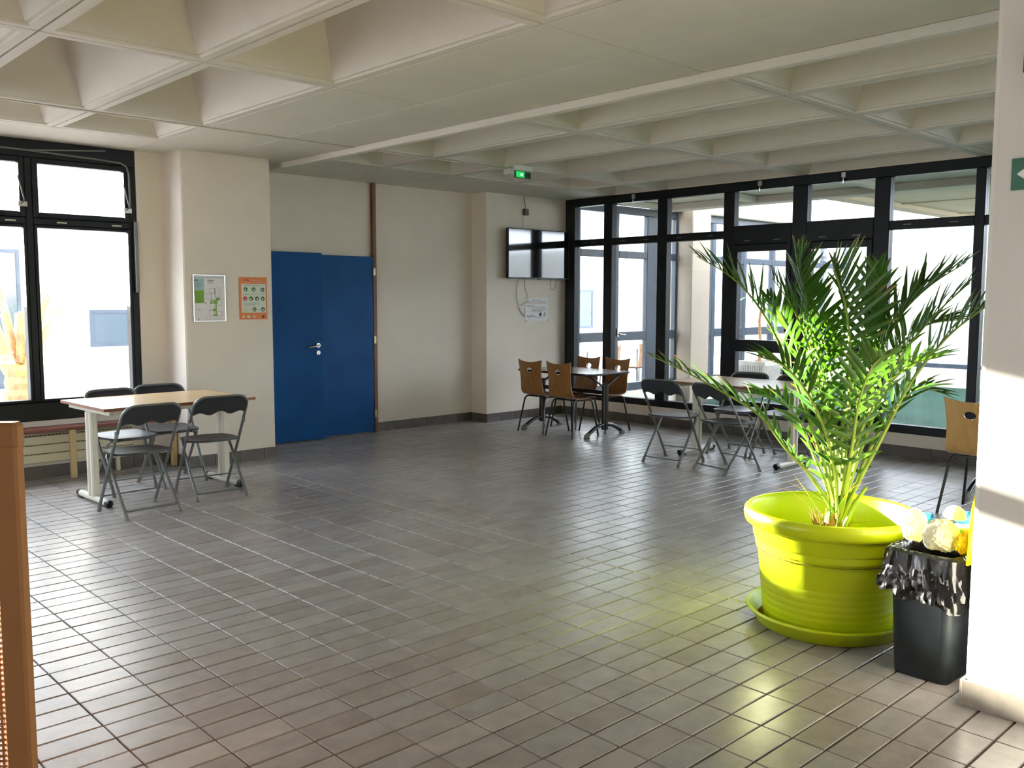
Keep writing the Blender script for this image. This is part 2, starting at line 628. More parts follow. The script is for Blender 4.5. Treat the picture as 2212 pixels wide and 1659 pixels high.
JX, JY = 0.0045, 0.0085
tiles = []
xs = []
k = math.floor((XW - TX0) / TPX)
while TX0 + k * TPX < 3.982:
    a, b_ = TX0 + k * TPX, min(TX0 + (k + 1) * TPX, 3.982 + JX / 2)
    xs.append((a, b_))
    k += 1
a = 4.000 - JX / 2
while a < XG:
    xs.append((a, a + TPX))
    a += TPX
for (xa, xb) in xs:
    k = math.floor((YS - TY0) / TPY)
    while TY0 + k * TPY < 8.75:
        tiles.append(((xa + xb) / 2, TY0 + (k + 0.5) * TPY, xb - xa - JX))
        k += 1


def view_px(p):
    q = Vector(p) - Vector((0, 0, CAM_H))
    d = q.dot(fw)
    if d < 0.1:
        return None
    return 1106 + 1964.6 * q.dot(r2) / d, 829.5 - 1964.6 * q.dot(u2) / d, d


full = TPX - JX
vis, rest = [], []
for t in tiles:
    v = view_px((t[0], t[1], 0))
    if v and -60 < v[0] < 2270 and v[1] < 1720 and abs(t[2] - full) < 1e-4 and not (t[0] > 3.5 and t[1] < 1.2):
        vis.append((v[2], t))
    else:
        rest.append(t)
vis.sort()
mbt = MB()
tile_geo(mbt, 0, 0, full, TPY - JY)
TILE_ME = mbt.mesh('floor_tile')
for d_, t in vis[:300]:
    inst('floor_tile', TILE_ME, FLOOR, (t[0] + random.uniform(-.0006, .0006), t[1] + random.uniform(-.0008, .0008), random.uniform(-.0008, .0006)),
         (random.uniform(-.004, .004), random.uniform(-.002, .002), random.uniform(-.0022, .0022)))
mbr = MB()
for t in rest + [v[1] for v in vis[300:]]:
    tile_geo(mbr, t[0], t[1], t[2], TPY - JY, random.uniform(-.0008, .0005))
tag(mbr.build('floor_tiles', FLOOR), kind='stuff')
tag(MB().box((3.983, YS, -0.0075), (3.998, 8.75, -0.0005), M_STRIP).build('joint_strip', FLOOR), 'pale mortar joint strip crossing the tiled floor')

# --- ceiling of coffers
CEIL = tag(MB().box((XW - 0.2, YS - 0.2, 3.42), (9.2, 8.95, 3.55), M_SLAB).build('ceiling'), kind='structure')
GAP = 0.006


def coffer_mesh(ax, by):
    mb = MB()
    rings = []
    prof = [(0.0, 0.07), (0.0, 0.0), (0.052, 0.0), (0.056, 0.014), (0.078, 0.014), (0.078 + min(0.20, ax * 0.25), 0.46)]
    for (ins, z) in prof:
        hx, hy = ax / 2 - GAP - ins, by / 2 - GAP - ins
        rings.append([(-hx, -hy, z), (hx, -hy, z), (hx, hy, z), (-hx, hy, z)])
    vv = [p for rg in rings for p in rg]
    ff = []
    for i in range(len(rings) - 1):
        for q in range(4):
            j = (q + 1) % 4
            ff.append((i * 4 + q, (i + 1) * 4 + q, (i + 1) * 4 + j, i * 4 + j))
    nn = (len(rings) - 1) * 4
    ff.append((nn, nn + 1, nn + 2, nn + 3))
    mb.add(vv, ff, M_CEIL)
    return mb.mesh('ceiling_coffer')


ROWS = [(-5.93, -4.11), (-4.11, -2.29), (-2.29, -0.46), (-0.46, 1.365), (1.365, 3.19), (3.19, 5.015), (5.015, 6.84), (6.84, 7.68)]
LX = [3.225 - 0.866 * i for i in range(10)]
LCOLS = [(LX[i + 1], LX[i]) for i in range(8)]
RX = [4.68, 5.47, 6.37, 7.29, 8.225, 9.07]
RCOLS = [(RX[i], RX[i + 1]) for i in range(5)]
CMESH = {}
for (xa, xb) in LCOLS + RCOLS:
    for (ya, yb) in ROWS:
        key = (round(xb - xa, 3), round(yb - ya, 2))
        if key not in CMESH:
            CMESH[key] = coffer_mesh(xb - xa, yb - ya)
        inst('coffer', CMESH[key], CEIL, ((xa + xb) / 2, (ya + yb) / 2, ZC))
for (ya, yb) in ROWS:
    for (xa, xb) in ((3.225, 3.905), (3.905, 4.55)):
        MB().box((xa + 0.004, ya + 0.004, ZC - 0.002), (xb - 0.004, yb - 0.004, ZC + 0.08), M_CEIL, 0.003).build('soffit_panel', CEIL)
MB().box((4.55, -5.2, ZC + 0.001), (4.68, 7.9, ZC + 0.08), M_CEIL).build('soffit_strip', CEIL)
tag(MB().box((4.555, -5.2, ZC - 0.055), (4.625, 8.5, ZC + 0.001), M_CEIL, 0.006).build('ceiling_batten', CEIL), 'long pale batten along the flat ceiling band')
for (xa, xb) in ((XW, 3.225), (3.225, 4.555), (4.625, 6.37), (6.37, 9.07)):
    MB().box((xa + 0.003, 7.68, ZC - 0.001), (xb - 0.003, 8.93, ZC + 0.08), M_CEIL).build('edge_panel', CEIL)
MB().box((XW, -6, ZC - 0.001), (LX[8], 8.9, ZC + 0.08), M_CEIL).build('edge_panel', CEIL)
MB().tube([(XW, 6.84, ZC - 0.006), (6.45, 6.84, ZC - 0.006)], 0.006, M_CEIL, 6).build('ceiling_conduit', CEIL)

# --- walls
tag(MB().box((XP1 - 0.05, YD, -0.1), (XT + 0.1, 9.0, 3.42), M_WALL).build('wall_back'), kind='structure')
tag(MB().box((XP0, YP, -0.1), (XP1, 9.0, 3.42), M_WALL, 0.012).build('wall_pier'), kind='structure')
tag(MB().box((XT, YT, -0.1), (9.10, 9.0, 3.42), M_WALL, 0.008).build('wall_television'), kind='structure')
mb = MB()
mb.box((XW, YW - 0.03, -0.1), (3.262, YW + 0.15, 0.50), M_WALL)
mb.box((3.262, YW - 0.06, -0.1), (XP0, YW + 0.15, 3.42), M_WALL)
mb.box((XW, YW - 0.03, ZC), (3.262, YW + 0.15, 3.42), M_WALL)
mb.box((XW, YW - 0.03, 0.50), (XN, YW + 0.15, ZC), M_WALL)
tag(mb.build('wall_left'), kind='structure')
mb = MB()
mb.box((8.985, YS, -0.1), (9.16, YT, 0.23), M_WALL)
mb.box((9.0, YS, ZC), (9.16, 9.0, 3.55), M_WALL)
tag(mb.build('wall_right'), kind='structure')
tag(MB().box((XW - 0.2, YS - 0.2, -0.1), (9.2, YS, 3.42), M_WALL).build('wall_rear'), kind='structure')
mb = MB()
mb.box((XW - 0.2, YS, -0.1), (XW, 8.6, 0.50), M_WALL)
mb.box((XW - 0.2, YS, 2.72), (XW, 8.6, 3.42), M_WALL)
mb.box((XW - 0.2, YS, 0.50), (XW, 3.0, 2.72), M_WALL)
mb.box((XW - 0.2, 5.7, 0.50), (XW, 8.6, 2.72), M_WALL)
tag(mb.build('wall_side'), kind='structure')
W4 = tag(empty('window_4', (XW - 0.1, 0, 0)), kind='structure')
for k in range(6, 10):
    MB().box((-0.04, -2.4 + 0.9 * k - 0.04, 0.50), (0.04, -2.4 + 0.9 * k + 0.04, 2.72), M_FRAME, 0.004).build('mullion', W4)
for (z0, z1) in ((0.50, 0.58), (2.20, 2.28), (2.64, 2.72)):
    MB().box((-0.035, 3.0, z0), (0.035, 5.7, z1), M_FRAME, 0.004).build('rail', W4)
for k in range(6, 9):
    MB().box((-0.003, -2.36 + 0.9 * k, 0.58), (0.003, -1.54 + 0.9 * k, 2.64), M_GLASS).build('pane', W4)
tag(MB().box((-45, YS - 20, -0.25), (XW - 0.2, 8.6, -0.06), M_PAVE).build('side_ground'), kind='structure')
# free standing white pier at the right, with its chamfered arris
ch = 0.022
pier = [(3.58, 0.62), (4.30, 0.62), (4.30, 1.255), (3.58 + ch, 1.255), (3.58, 1.255 - ch)]
tag(MB().prism(pier, -0.1, 3.42, M_WALLW).build('wall_column'), kind='structure')


# --- baseboards of tiles
def baseboard(name, runs, m_, hgt=0.107, pitch=0.247):
    first = None
    for (p0, p1, nx, ny) in runs:
        p0, p1 = Vector(p0), Vector(p1)
        L_ = (p1 - p0).length
        d = (p1 - p0).normalized()
        nrm = Vector((nx, ny))
        if first is None:
            g0, g1 = p0, p1
            lo = Vector((min(p0.x, p1.x, p0.x + nx * .004, p1.x + nx * .004), min(p0.y, p1.y, p0.y + ny * .004, p1.y + ny * .004)))
            hi = Vector((max(p0.x, p1.x, p0.x + nx * .004, p1.x + nx * .004), max(p0.y, p1.y, p0.y + ny * .004, p1.y + ny * .004)))
            first = tag(MB().box((lo.x, lo.y, -0.005), (hi.x, hi.y, hgt - 0.004), M_STRIP).build(name), kind='structure')
        s = 0.0
        while s < L_ - 0.01:
            e_ = min(s + pitch, L_)
            a_, b2 = p0 + d * (s + 0.0025), p0 + d * (e_ - 0.0025)
            t_ = nrm * (0.012 + random.uniform(0, .0012))
            xs_ = [a_.x, b2.x, a_.x + t_.x, b2.x + t_.x]
            ys_ = [a_.y, b2.y, a_.y + t_.y, b2.y + t_.y]
            MB().box((min(xs_), min(ys_), -0.004), (max(xs_), max(ys_), hgt + random.uniform(-.001, .001)), m_, 0.0025).build('baseboard_tile', first)
            s = e_
    return first


baseboard('baseboard_back', [((6.125, YD), (XT, YD), 0, -1), ((XT, YD - 0.013), (XT, YT - 0.013), -1, 0), ((XT, YT), (8.985, YT), 0, -1)], M_BASE)
baseboard('baseboard_pier', [((XP0, YP), (XP1 + 0.012, YP), 0, -1), ((XP0, 8.38), (XP0, YP), -1, 0), ((XP1, YP), (XP1, YD), 1, 0)], M_BASE)
baseboard('baseboard_left', [((0.2, YW - 0.03), (3.262, YW - 0.03), 0, -1), ((3.262, YW - 0.06), (XP0, YW - 0.06), 0, -1)], M_BASE)
baseboard('baseboard_right', [((8.985, 8.48), (8.985, 0.4), -1, 0)], M_BASE)
baseboard('baseboard_column', [((3.58, 1.262), (3.58, 0.62), -1, 0), ((3.57, 1.255), (4.30, 1.255), 0, 1)], M_BASEL, 0.10)


# --- left window (window_1)
W1 = tag(empty('window_1', (0, YW, 0)), kind='structure')


def bar(parent, name, lo, hi, m_=None, bev=0.006):
    o = parent.location
    return MB().box([lo[i] - o[i] for i in range(3)], [hi[i] - o[i] for i in range(3)], m_ or M_FRAME, bev).build(name, parent)


y0, y1 = YW - 0.05, YW + 0.05
bar(W1, 'head', (XN, y0, 2.72), (3.262, y1, ZC))
bar(W1, 'bottom_rail', (XN, y0, 0.50), (3.262, y1, 0.66))
xm = [3.245] + [2.37 - 0.86 * i for i in range(5)]
bar(W1, 'jamb', (3.20, y0, 0.66), (3.262, y1, 2.72))
for i in range(1, len(xm)):
    bar(W1, 'mullion', (xm[i] - 0.03, y0, 0.66), (xm[i] + 0.03, y1, 2.72))
for i in range(len(xm) - 1):
    xa, xb = xm[i + 1] + 0.03, xm[i] - (0.045 if i == 0 else 0.03)
    bar(W1, 'transom', (xa, y0, 2.165), (xb, y1, 2.225))
    for nm, (l_, r_, bt, tp, w_) in (('casement', (xa, xb, 0.66, 2.165, 0.025)), ('toplight', (xa, xb, 2.225, 2.72, 0.045))):
        f = MB()
        yy0, yy1 = -0.062, 0.03
        f.box((l_, yy0, bt), (l_ + w_, yy1, tp), M_FRAME, 0.005)
        f.box((r_ - w_, yy0, bt), (r_, yy1, tp), M_FRAME, 0.005)
        f.box((l_ + w_, yy0, bt), (r_ - w_, yy1, bt + w_ * 1.0), M_FRAME, 0.005)
        f.box((l_ + w_, yy0, tp - w_), (r_ - w_, yy1, tp), M_FRAME, 0.005)
        fo = f.build(nm, W1)
        MB().box((l_ + w_ - .004, -0.010, bt + w_ - .004), (r_ - w_ + .004, -0.004, tp - w_ + .004), M_GLASS).build('pane', fo)
    if i < 2:
        g = MB()
        for xx in (xa + 0.22, xb - 0.12):
            g.box((xx - 0.04, -0.066, 2.187), (xx + 0.04, -0.048, 2.197), M_CREAM)
        g.build('vent_slot', W1)
        g = MB()
        hx = xb - 0.012
        g.prism([(hx - 0.05, -0.085), (hx + 0.02, -0.085), (hx + 0.02, -0.062), (hx - 0.05, -0.062)], 2.31, 2.35, M_CHROME)
        g.tube([(hx - 0.03, -0.09, 2.33), (hx - 0.002, -0.09, 2.36), (hx - 0.045, -0.085, 2.56)], 0.006, M_GREYT, 6)
        g.build('opening_stay', W1)
g = MB()
g.tube([(0.6, -0.075, 2.79), (2.35, -0.075, 2.775), (2.95, -0.075, 2.755), (3.13, -0.075, 2.745), (3.175, -0.075, 2.72), (3.195, -0.075, 2.66), (3.20, -0.075, 2.36)], 0.009, M_GREYT, 8)
g.tube([(2.35, -0.075, 2.775), (3.0, -0.075, 2.835)], 0.007, M_GREYT, 6)
tag(g.build('stay_conduit', W1, smooth=True), 'grey operating rods running across the window head')
tag(bar(W1, 'cable_duct', (3.225, YW - 0.085, 1.60), (3.258, YW - 0.05, 2.24), M_GREYT), 'grey cable duct down the window jamb')

# --- glazed wall (window_2), doors in it
W2 = tag(empty('window_2', (XG, 0, 0)), kind='structure')
MUL = [(8.30, 8.47), (7.656, 7.796), (6.789, 6.934), (5.851, 5.993), (4.954, 5.126), (4.065, 4.224), (3.175, 3.265)] + [(3.22 - 0.9 * i - 0.05, 3.22 - 0.9 * i + 0.05) for i in range(1, 9)]
xa, xb = XG - 0.055, XG + 0.045
bar(W2, 'head', (xa, YS, 2.765), (xb, 8.47, ZC))
bar(W2, 'sill', (xa, YS, 0.23), (xb, 8.47, 0.312))
for i, (a_, b_) in enumerate(MUL):
    bar(W2, 'mullion', (xa, a_, 0.312), (xb, b_, 2.765))
for i in range(len(MUL) - 1):
    lo, hi = MUL[i + 1][1], MUL[i][0]
    is_door = i in (3, 4)
    tz0, tz1 = (2.165, 2.38) if is_door else (2.245, 2.335)
    bar(W2, 'transom', (xa, lo, tz0), (xb, hi, tz1))
    bar(W2, 'pane', (XG - 0.004, lo, tz1), (XG + 0.002, hi, 2.765), M_GLASS, 0)
    if not is_door:
        bar(W2, 'pane', (XG - 0.004, lo, 0.312), (XG + 0.002, hi, tz0), M_GLASS, 0)
    if i < 7:
        for yy in (lo + 0.18, hi - 0.18):
            bar(W2, 'vent_slot', (xa - 0.003, yy - 0.04, tz0 + 0.04), (xa, yy + 0.04, tz0 + 0.048), M_GREYT, 0)
for yy in (7.30, 5.52, 4.55):
    g = MB()
    g.box((xa - 0.025 - XG, yy - 0.025, 2.80), (xa - XG, yy + 0.025, 2.855), M_CHROME, 0.006)
    g.tube([(xa - 0.015 - XG, yy, 2.80), (xa - 0.02 - XG, yy + 0.01, 2.745)], 0.008, M_CHROME, 6)
    g.build('fanlight_catch', W2)
for n_, i in (('door_2', 3), ('door_3', 4)):
    lo, hi = MUL[i + 1][1], MUL[i][0]
    D = tag(empty(n_, (XG, 0, 0)), kind='structure')
    bar(D, 'stile', (xa - 0.008, hi - 0.06, 0.312), (xb - 0.02, hi - 0.002, 2.165))
    bar(D, 'stile', (xa - 0.008, lo + 0.002, 0.312), (xb - 0.02, lo + 0.06, 2.165))
    bar(D, 'top_rail', (xa - 0.008, lo + 0.06, 2.09), (xb - 0.02, hi - 0.06, 2.165))
    bar(D, 'middle_rail', (xa - 0.008, lo + 0.06, 0.966), (xb - 0.02, hi - 0.06, 1.10))
    bar(D, 'bottom_rail', (xa - 0.008, lo + 0.06, 0.312), (xb - 0.02, hi - 0.06, 0.40))
    bar(D, 'pane', (XG - 0.003, lo + 0.06, 1.10), (XG + 0.003, hi - 0.06, 2.09), M_GLASS, 0)
    bar(D, 'pane', (XG - 0.003, lo + 0.06, 0.40), (XG + 0.003, hi - 0.06, 0.966), M_GLASS, 0)
    yk = lo + 0.035 if i == 3 else hi - 0.035
    g = MB()
    g.box((xa - 0.018 - XG, yk - 0.018, 1.0), (xa - 0.008 - XG, yk + 0.018, 1.2), M_CHROME, 0.004)
    sgn = 1 if i == 3 else -1
    g.tube([(xa - 0.018 - XG, yk, 1.12), (xa - 0.06 - XG, yk, 1.12), (xa - 0.06 - XG, yk + sgn * 0.11, 1.12)], 0.009, M_CHROME, 8)
    g.build('handle', D, smooth=True)

# --- blue double door in the back wall (door_1)
D1 = tag(empty('door_1', (0, 0, 0)), kind='structure')
g = MB()
g.box((5.335, YD - 0.045, 0.012), (6.065, YD - 0.003, 2.03), M_BLUE, 0.003)
tag(g.build('leaf', D1), 'blue flush door leaf, closed')
LEAF = empty('left_leaf', (4.63, YD - 0.012, 0))
LEAF.parent = D1
LEAF.rotation_euler = (0, 0, math.radians(-6.5))
LEAF_L = MB().box((0, -0.045, 0.012), (0.715, -0.003, 2.045), M_BLUE, 0.003).build('leaf', D1)
LEAF_L.location = (4.63, YD - 0.012, 0)
LEAF_L.rotation_euler = (0, 0, math.radians(-6.5))
bpy.data.objects.remove(LEAF, do_unlink=True)
LEAF_L['label'] = 'blue flush door leaf standing slightly ajar, with lever handle'
g = MB()
for (zc, r_) in ((1.045, 0.027), (0.965, 0.024)):
    prof = []
    n = 20
    vv = [(0.655 + r_ * math.cos(2 * PI * q / n), -0.045, zc + r_ * math.sin(2 * PI * q / n)) for q in range(n)] + \
         [(0.655 + r_ * .93 * math.cos(2 * PI * q / n), -0.054, zc + r_ * .93 * math.sin(2 * PI * q / n)) for q in range(n)]
    ff = [tuple(range(n, 2 * n))] + [(q, (q + 1) % n, n + (q + 1) % n, n + q) for q in range(n)]
    g.add(vv, ff, M_CHROME)
g.tube([(0.655, -0.054, 1.045), (0.655, -0.098, 1.045), (0.64, -0.106, 1.043), (0.545, -0.106, 1.03), (0.525, -0.10, 1.027)], 0.0095, M_CHROME, 10)
g.build('lever_handle', LEAF_L, smooth=True)
MB().box((0.651, -0.0555, 0.948), (0.659, -0.0535, 0.978), M_BRASS).build('keyhole', LEAF_L)
TR = tag(MB().box((6.067, YD - 0.050, 0.0), (6.115, YD, ZC), M_TRIMW, 0.004).build('trim_1'), kind='structure')
for zz in (0.22, 1.08, 1.86):
    g = MB()
    g.tube([(6.064, YD - 0.056, zz - 0.045), (6.064, YD - 0.056, zz + 0.045)], 0.008, M_BRASS, 8)
    g.box((6.067, YD - 0.054, zz - 0.04), (6.095, YD - 0.050, zz + 0.04), M_BRASS)
    g.build('hinge', TR)

# ------------------------------------------------------------------ outside the glass
tag(MB().box((9.16, YS - 10, -0.25), (17.4, 8.40, -0.04), M_TURF).build('courtyard_ground'), kind='structure')
tag(MB().box((-25, 8.60, -0.25), (45, 60, -0.06), M_PAVE).build('yard_ground'), kind='structure')

# glazed screen closing the courtyard (window_3), in the plane of the facade
W3 = tag(empty('window_3', (0, YW, 0)), kind='structure')
MB().box((9.16, -0.06, -0.25), (17.4, 0.15, 0.23), M_WALL).build('plinth', W3)
ya, yb = YW - 0.04, YW + 0.04
bar(W3, 'head', (9.16, ya, 2.76), (17.4, yb, ZC), M_FRAMEB)
bar(W3, 'bottom_rail', (9.16, ya, 0.23), (17.4, yb, 0.345), M_FRAMEB)
px_ = [(9.16, 9.24), (9.90, 10.05), (10.69, 10.97), (11.38, 11.44), (12.35, 12.45), (13.25, 13.35), (14.15, 14.25), (15.05, 15.15), (15.95, 16.05), (16.85, 16.95)]
for (a_, b_) in px_:
    bar(W3, 'post', (a_, ya, 0.345), (b_, yb, 2.76), M_FRAMEB)
for i in range(len(px_) - 1):
    a_, b_ = px_[i][1], px_[i + 1][0]
    bar(W3, 'header', (a_, ya, 2.14), (b_, yb, 2.24), M_FRAMEB)
    bar(W3, 'middle_rail', (a_, ya, 0.96), (b_, yb, 1.09), M_FRAMEB)
    for (z0, z1) in ((0.345, 0.96), (1.09, 2.14), (2.24, 2.76)):
        bar(W3, 'pane', (a_, YW - 0.003, z0), (b_, YW + 0.003, z1), M_GLASS, 0)
g = MB()
g.box((10.01, -0.06, 1.02), (10.04, -0.04, 1.14), M_CHROME, 0.003)
g.tube([(10.025, -0.06, 1.06), (10.025, -0.10, 1.06), (10.14, -0.10, 1.05)], 0.009, M_CHROME, 8)
g.build('handle', W3, smooth=True)

# roofs and walls of the court
g = MB()
g.box((9.16, YS - 3, ZC + 0.08), (11.2, 8.6, 3.3), M_CONC)
for yy in (-4.1, -2.3, -0.45, 1.37, 3.19, 5.0, 6.84, 8.35):
    g.box((9.16, yy - 0.06, ZC), (11.0, yy + 0.06, ZC + 0.08), M_CONC, 0.01)
g.box((10.95, YS - 3, ZC - 0.02), (11.2, 8.6, ZC + 0.08), M_CONC, 0.01)
tag(g.build('porch_roof'), kind='structure')
g = MB()
g.box((11.2, 3.4, ZC + 0.06), (18.6, 6.0, 3.35), M_SOFFIT)
g.box((11.2, 5.75, ZC), (18.6, 6.0, ZC + 0.06), M_SOFFIT)
for xx in (13.1, 15.2):
    g.box((xx, 3.4, ZC + 0.045), (xx + 0.04, 5.75, ZC + 0.06), M_SOFFIT)
tag(g.build('canopy_roof'), kind='structure')
tag(MB().box((11.2, 8.30, ZC), (18.6, 8.62, 3.25), M_CONC, 0.02).build('screen_beam'), kind='structure')
g = MB()
g.box((17.4, YS - 10, -0.25), (17.7, 12.0, 2.84), M_RENDER)
g.box((17.22, YS - 10, -0.25), (17.4, 8.4, 0.30), M_CONC, 0.01)
g.box((17.36, YS - 10, 0.30), (17.4, 8.4, 0.38), M_FRAMEB)
g.box((17.12, 7.25, 0.30), (17.4, 7.72, 2.84), M_CONC, 0.01)
tag(g.build('courtyard_wall'), kind='structure')
tag(MB().box((11.42, 8.14, -0.25), (11.90, 8.60, ZC + 0.1), mat('column_paint', (0.36, 0.30, 0.24), 0.8, 0.2, var=0.04, vscale=3), 0.012).build('porch_column'), kind='structure')

# concrete planters standing along the screen
PL = []
for (x_, y_, s_, lab, hasp) in ((13.17, 8.02, 0.52, 'ribbed pale concrete planter with a thin young palm, behind the glazed door', 1),
                                (11.95, 7.72, 0.40, 'small pale concrete planter standing beside the outdoor column', 0),
                                (14.60, 8.02, 0.46, 'plain grey concrete planter right of the one with the young palm', 0)):
    root = tag(empty('concrete_planter', (x_, y_, -0.04)), lab, 'planter', 'planters along the courtyard screen')
    g = MB()
    h_ = s_ * 1.15
    b0, b1 = s_ * 0.40, s_ * 0.5
    vv = []
    for (hw, z) in ((b0, 0), (b1, h_), (b1 - .04, h_), (b1 - .05, h_ - .07)):
        vv += [(-hw, -hw, z), (hw, -hw, z), (hw, hw, z), (-hw, hw, z)]
    ff = [(q + 4 * r_, (q + 1) % 4 + 4 * r_, (q + 1) % 4 + 4 * (r_ + 1), q + 4 * (r_ + 1)) for r_ in range(3) for q in range(4)] + [(0, 3, 2, 1)]
    g.add(vv, ff, M_PLANTER)
    g.build('box', root)
    g = MB()
    nr = 12
    for q in range(nr):
        t = (q + .5) / nr * 2 - 1
        for (ax_, ay_, sx_, sy_) in ((t, -1, 0, -1), (-1, t, -1, 0)):
            p0 = Vector((ax_ * b0, ay_ * b0, 0.03))
            p1 = Vector((ax_ * b1 * .99, ay_ * b1 * .99, h_ - 0.06))
            g.tube([p0, p1], s_ * 0.022, M_PLANTER, 5)
    g.build('rib', root)
    g = MB()
    g.box((-b1 + .045, -b1 + .045, h_ - .09), (b1 - .045, b1 - .045, h_ - .05), M_SOIL)
    g.build('soil', root)
    PL.append((root, h_))
root, h_ = PL[0]
yp = tag(empty('young_palm', (13.17, 8.02, h_ - 0.085)), 'thin young palm growing in the ribbed concrete planter outside', 'plant')
g = MB()
g.tube([(0, 0, 0), (0.02, 0, 0.35), (0.0, 0.02, 0.7), (0.03, 0.0, 0.95)], [0.03, 0.026, 0.022, 0.018], M_TRUNK, 8)
g.build('trunk', yp, smooth=True)
for q in range(11):
    az_ = q * 2.4
    g = MB()
    L_ = 0.55 + 0.2 * random.random()
    vv, ff = [], []
    for k in range(7):
        t = k / 6
        c_ = Vector((0.03, 0, 0.95)) + Vector((math.cos(az_), math.sin(az_), 0)) * (L_ * t * .75) + Vector((0, 0, L_ * (0.8 * t - 0.75 * t * t)))
        sd_ = Vector((-math.sin(az_), math.cos(az_), 0)) * 0.05 * math.sin(PI * min(1, t * .9 + .1))
        vv += [c_ - sd_, c_ + sd_]
    ff = [(2 * k, 2 * k + 1, 2 * k + 3, 2 * k + 2) for k in range(6)]
    g.add(vv, ff, M_LEAF)
    g.build('leaf', yp, smooth=True)

# white building across the yard, its shade keeps the low sun off the floor
B = tag(empty('school_building', (9.0, 17.45, -0.06)), 'long white building across the yard beyond the windows, with an added taller shading block', 'building')
MB().box((-24, 0, 0), (-3.2, 8, 3.28), M_RENDER).build('wall', B)
MB().box((-3.2, 0, 0), (26, 8, 6.6), M_RENDER).build('wall', B)  # taller block added to keep the sun off the courtyard and porch column
MB().box((-24.3, -0.06, 3.21), (-3.2, 8.3, 3.31), M_CONC).build('roof_edge', B)
MB().box((-3.26, -0.06, 6.55), (26.3, 8.3, 6.70), M_CONC).build('roof_edge', B)  # roof edge of the added shading block
for (x0, x1, z0, z1) in ((5.85, 6.95, 0.72, 1.40), (4.05, 4.72, 0.05, 2.45), (8.4, 9.6, 0.8, 1.9), (11.0, 12.2, 0.8, 1.9), (13.6, 14.0, 0.2, 2.1), (15.5, 16.7, 0.8, 1.9), (18.5, 19.7, 0.8, 1.9), (22, 23.2, 0.8, 1.9)):
    f = MB()
    x0 -= 9.0
    x1 -= 9.0
    f.box((x0, -0.03, z0), (x1, 0.02, z0 + .06), M_FRAMEB)
    f.box((x0, -0.03, z1 - .06), (x1, 0.02, z1), M_FRAMEB)
    f.box((x0, -0.03, z0 + .06), (x0 + .06, 0.02, z1 - .06), M_FRAMEB)
    f.box((x1 - .06, -0.03, z0 + .06), (x1, 0.02, z1 - .06), M_FRAMEB)
    fo = f.build('window', B)
    MB().box((x0 + .06, -0.015, z0 + .06), (x1 - .06, -0.005, z1 - .06), M_BWIN).build('pane', fo)

# cut palm stump outside the left window
PS = tag(empty('palm_stump', (2.83, 10.6, -0.06)), 'cut back palm trunk with orange stem stubs outside the left window', 'tree')
g = MB()
prof = []
for k in range(15):
    z = k * 0.065
    r_ = 0.165 + 0.012 * (k % 2) - 0.035 * abs(k / 14 - .35)
    prof.append((r_, z))
g.lathe(prof, M_TRUNK, 14, close=True)
g.build('trunk', PS)
for q in range(11):
    a_ = q * 2.4 + .4
    rr = 0.11 if q < 6 else 0.05
    L_ = 0.45 + 0.35 * random.random()
    out = 0.32 if q < 6 else 0.12
    p0 = Vector((rr * math.cos(a_), rr * math.sin(a_), 0.80 + 0.02 * q))
    p1 = p0 + Vector((out * math.cos(a_) * .5, out * math.sin(a_) * .5, L_ * .6))
    p2 = p0 + Vector((out * math.cos(a_), out * math.sin(a_), L_ * 1.05))
    MB().tube([p0, p1, p2], [0.055, 0.042, 0.030], M_CUTST, 7).build('stem_stub', PS, smooth=True)

# terrace table with two chairs beyond the screen
TT = tag(empty('terrace_table', (12.3, 10.75, -0.06)), 'pale outdoor table seen through the glazed screen', 'table')
MB().box((-0.75, -0.4, 0.72), (0.75, 0.4, 0.75), M_WHITEP, 0.006).build('tabletop', TT)
for sx in (-.68, .68):
    for sy in (-.34, .34):
        MB().tube([(sx, sy, 0), (sx, sy, 0.72)], 0.02, M_GREYT, 8).build('leg', TT)

# ------------------------------------------------------------------ furniture
def fillet(pts, r, n=5):
    """Round the corners of a polyline."""
    P = [Vector(p) for p in pts]
    out = [P[0]]
    for i in range(1, len(P) - 1):
        a_, b_ = (P[i - 1] - P[i]), (P[i + 1] - P[i])
        rr = min(r, a_.length * .45, b_.length * .45)
        p0, p1 = P[i] + a_.normalized() * rr, P[i] + b_.normalized() * rr
        for k in range(n + 1):
            t = k / n
            out.append(p0 * (1 - t) ** 2 + P[i] * 2 * t * (1 - t) + p1 * t * t)
    out.append(P[-1])
    return out


def grid_panel(mb, fn, nu, nv, th, m_):
    """fn(u,v) -> (point, normal); a closed panel of thickness th."""
    A, Bk = [], []
    for j in range(nv + 1):
        for i in range(nu + 1):
            p, n = fn(i / nu, j / nv)
            A.append(Vector(p) + Vector(n) * th / 2)
            Bk.append(Vector(p) - Vector(n) * th / 2)
    o = len(A)
    W_ = nu + 1
    ff = []
    for j in range(nv):
        for i in range(nu):
            q = (j * W_ + i, j * W_ + i + 1, (j + 1) * W_ + i + 1, (j + 1) * W_ + i)
            ff.append(q)
            ff.append(tuple(o + x for x in q[::-1]))
    rim = [i for i in range(nu)] + [nu + W_ * j for j in range(nv)] + [nv * W_ + nu - i for i in range(nu)] + [W_ * (nv - j) for j in range(nv)]
    for k in range(len(rim)):
        a_, b_ = rim[k], rim[(k + 1) % len(rim)]
        ff.append((a_, o + a_, o + b_, b_))
    mb.add(A + Bk, ff, m_)


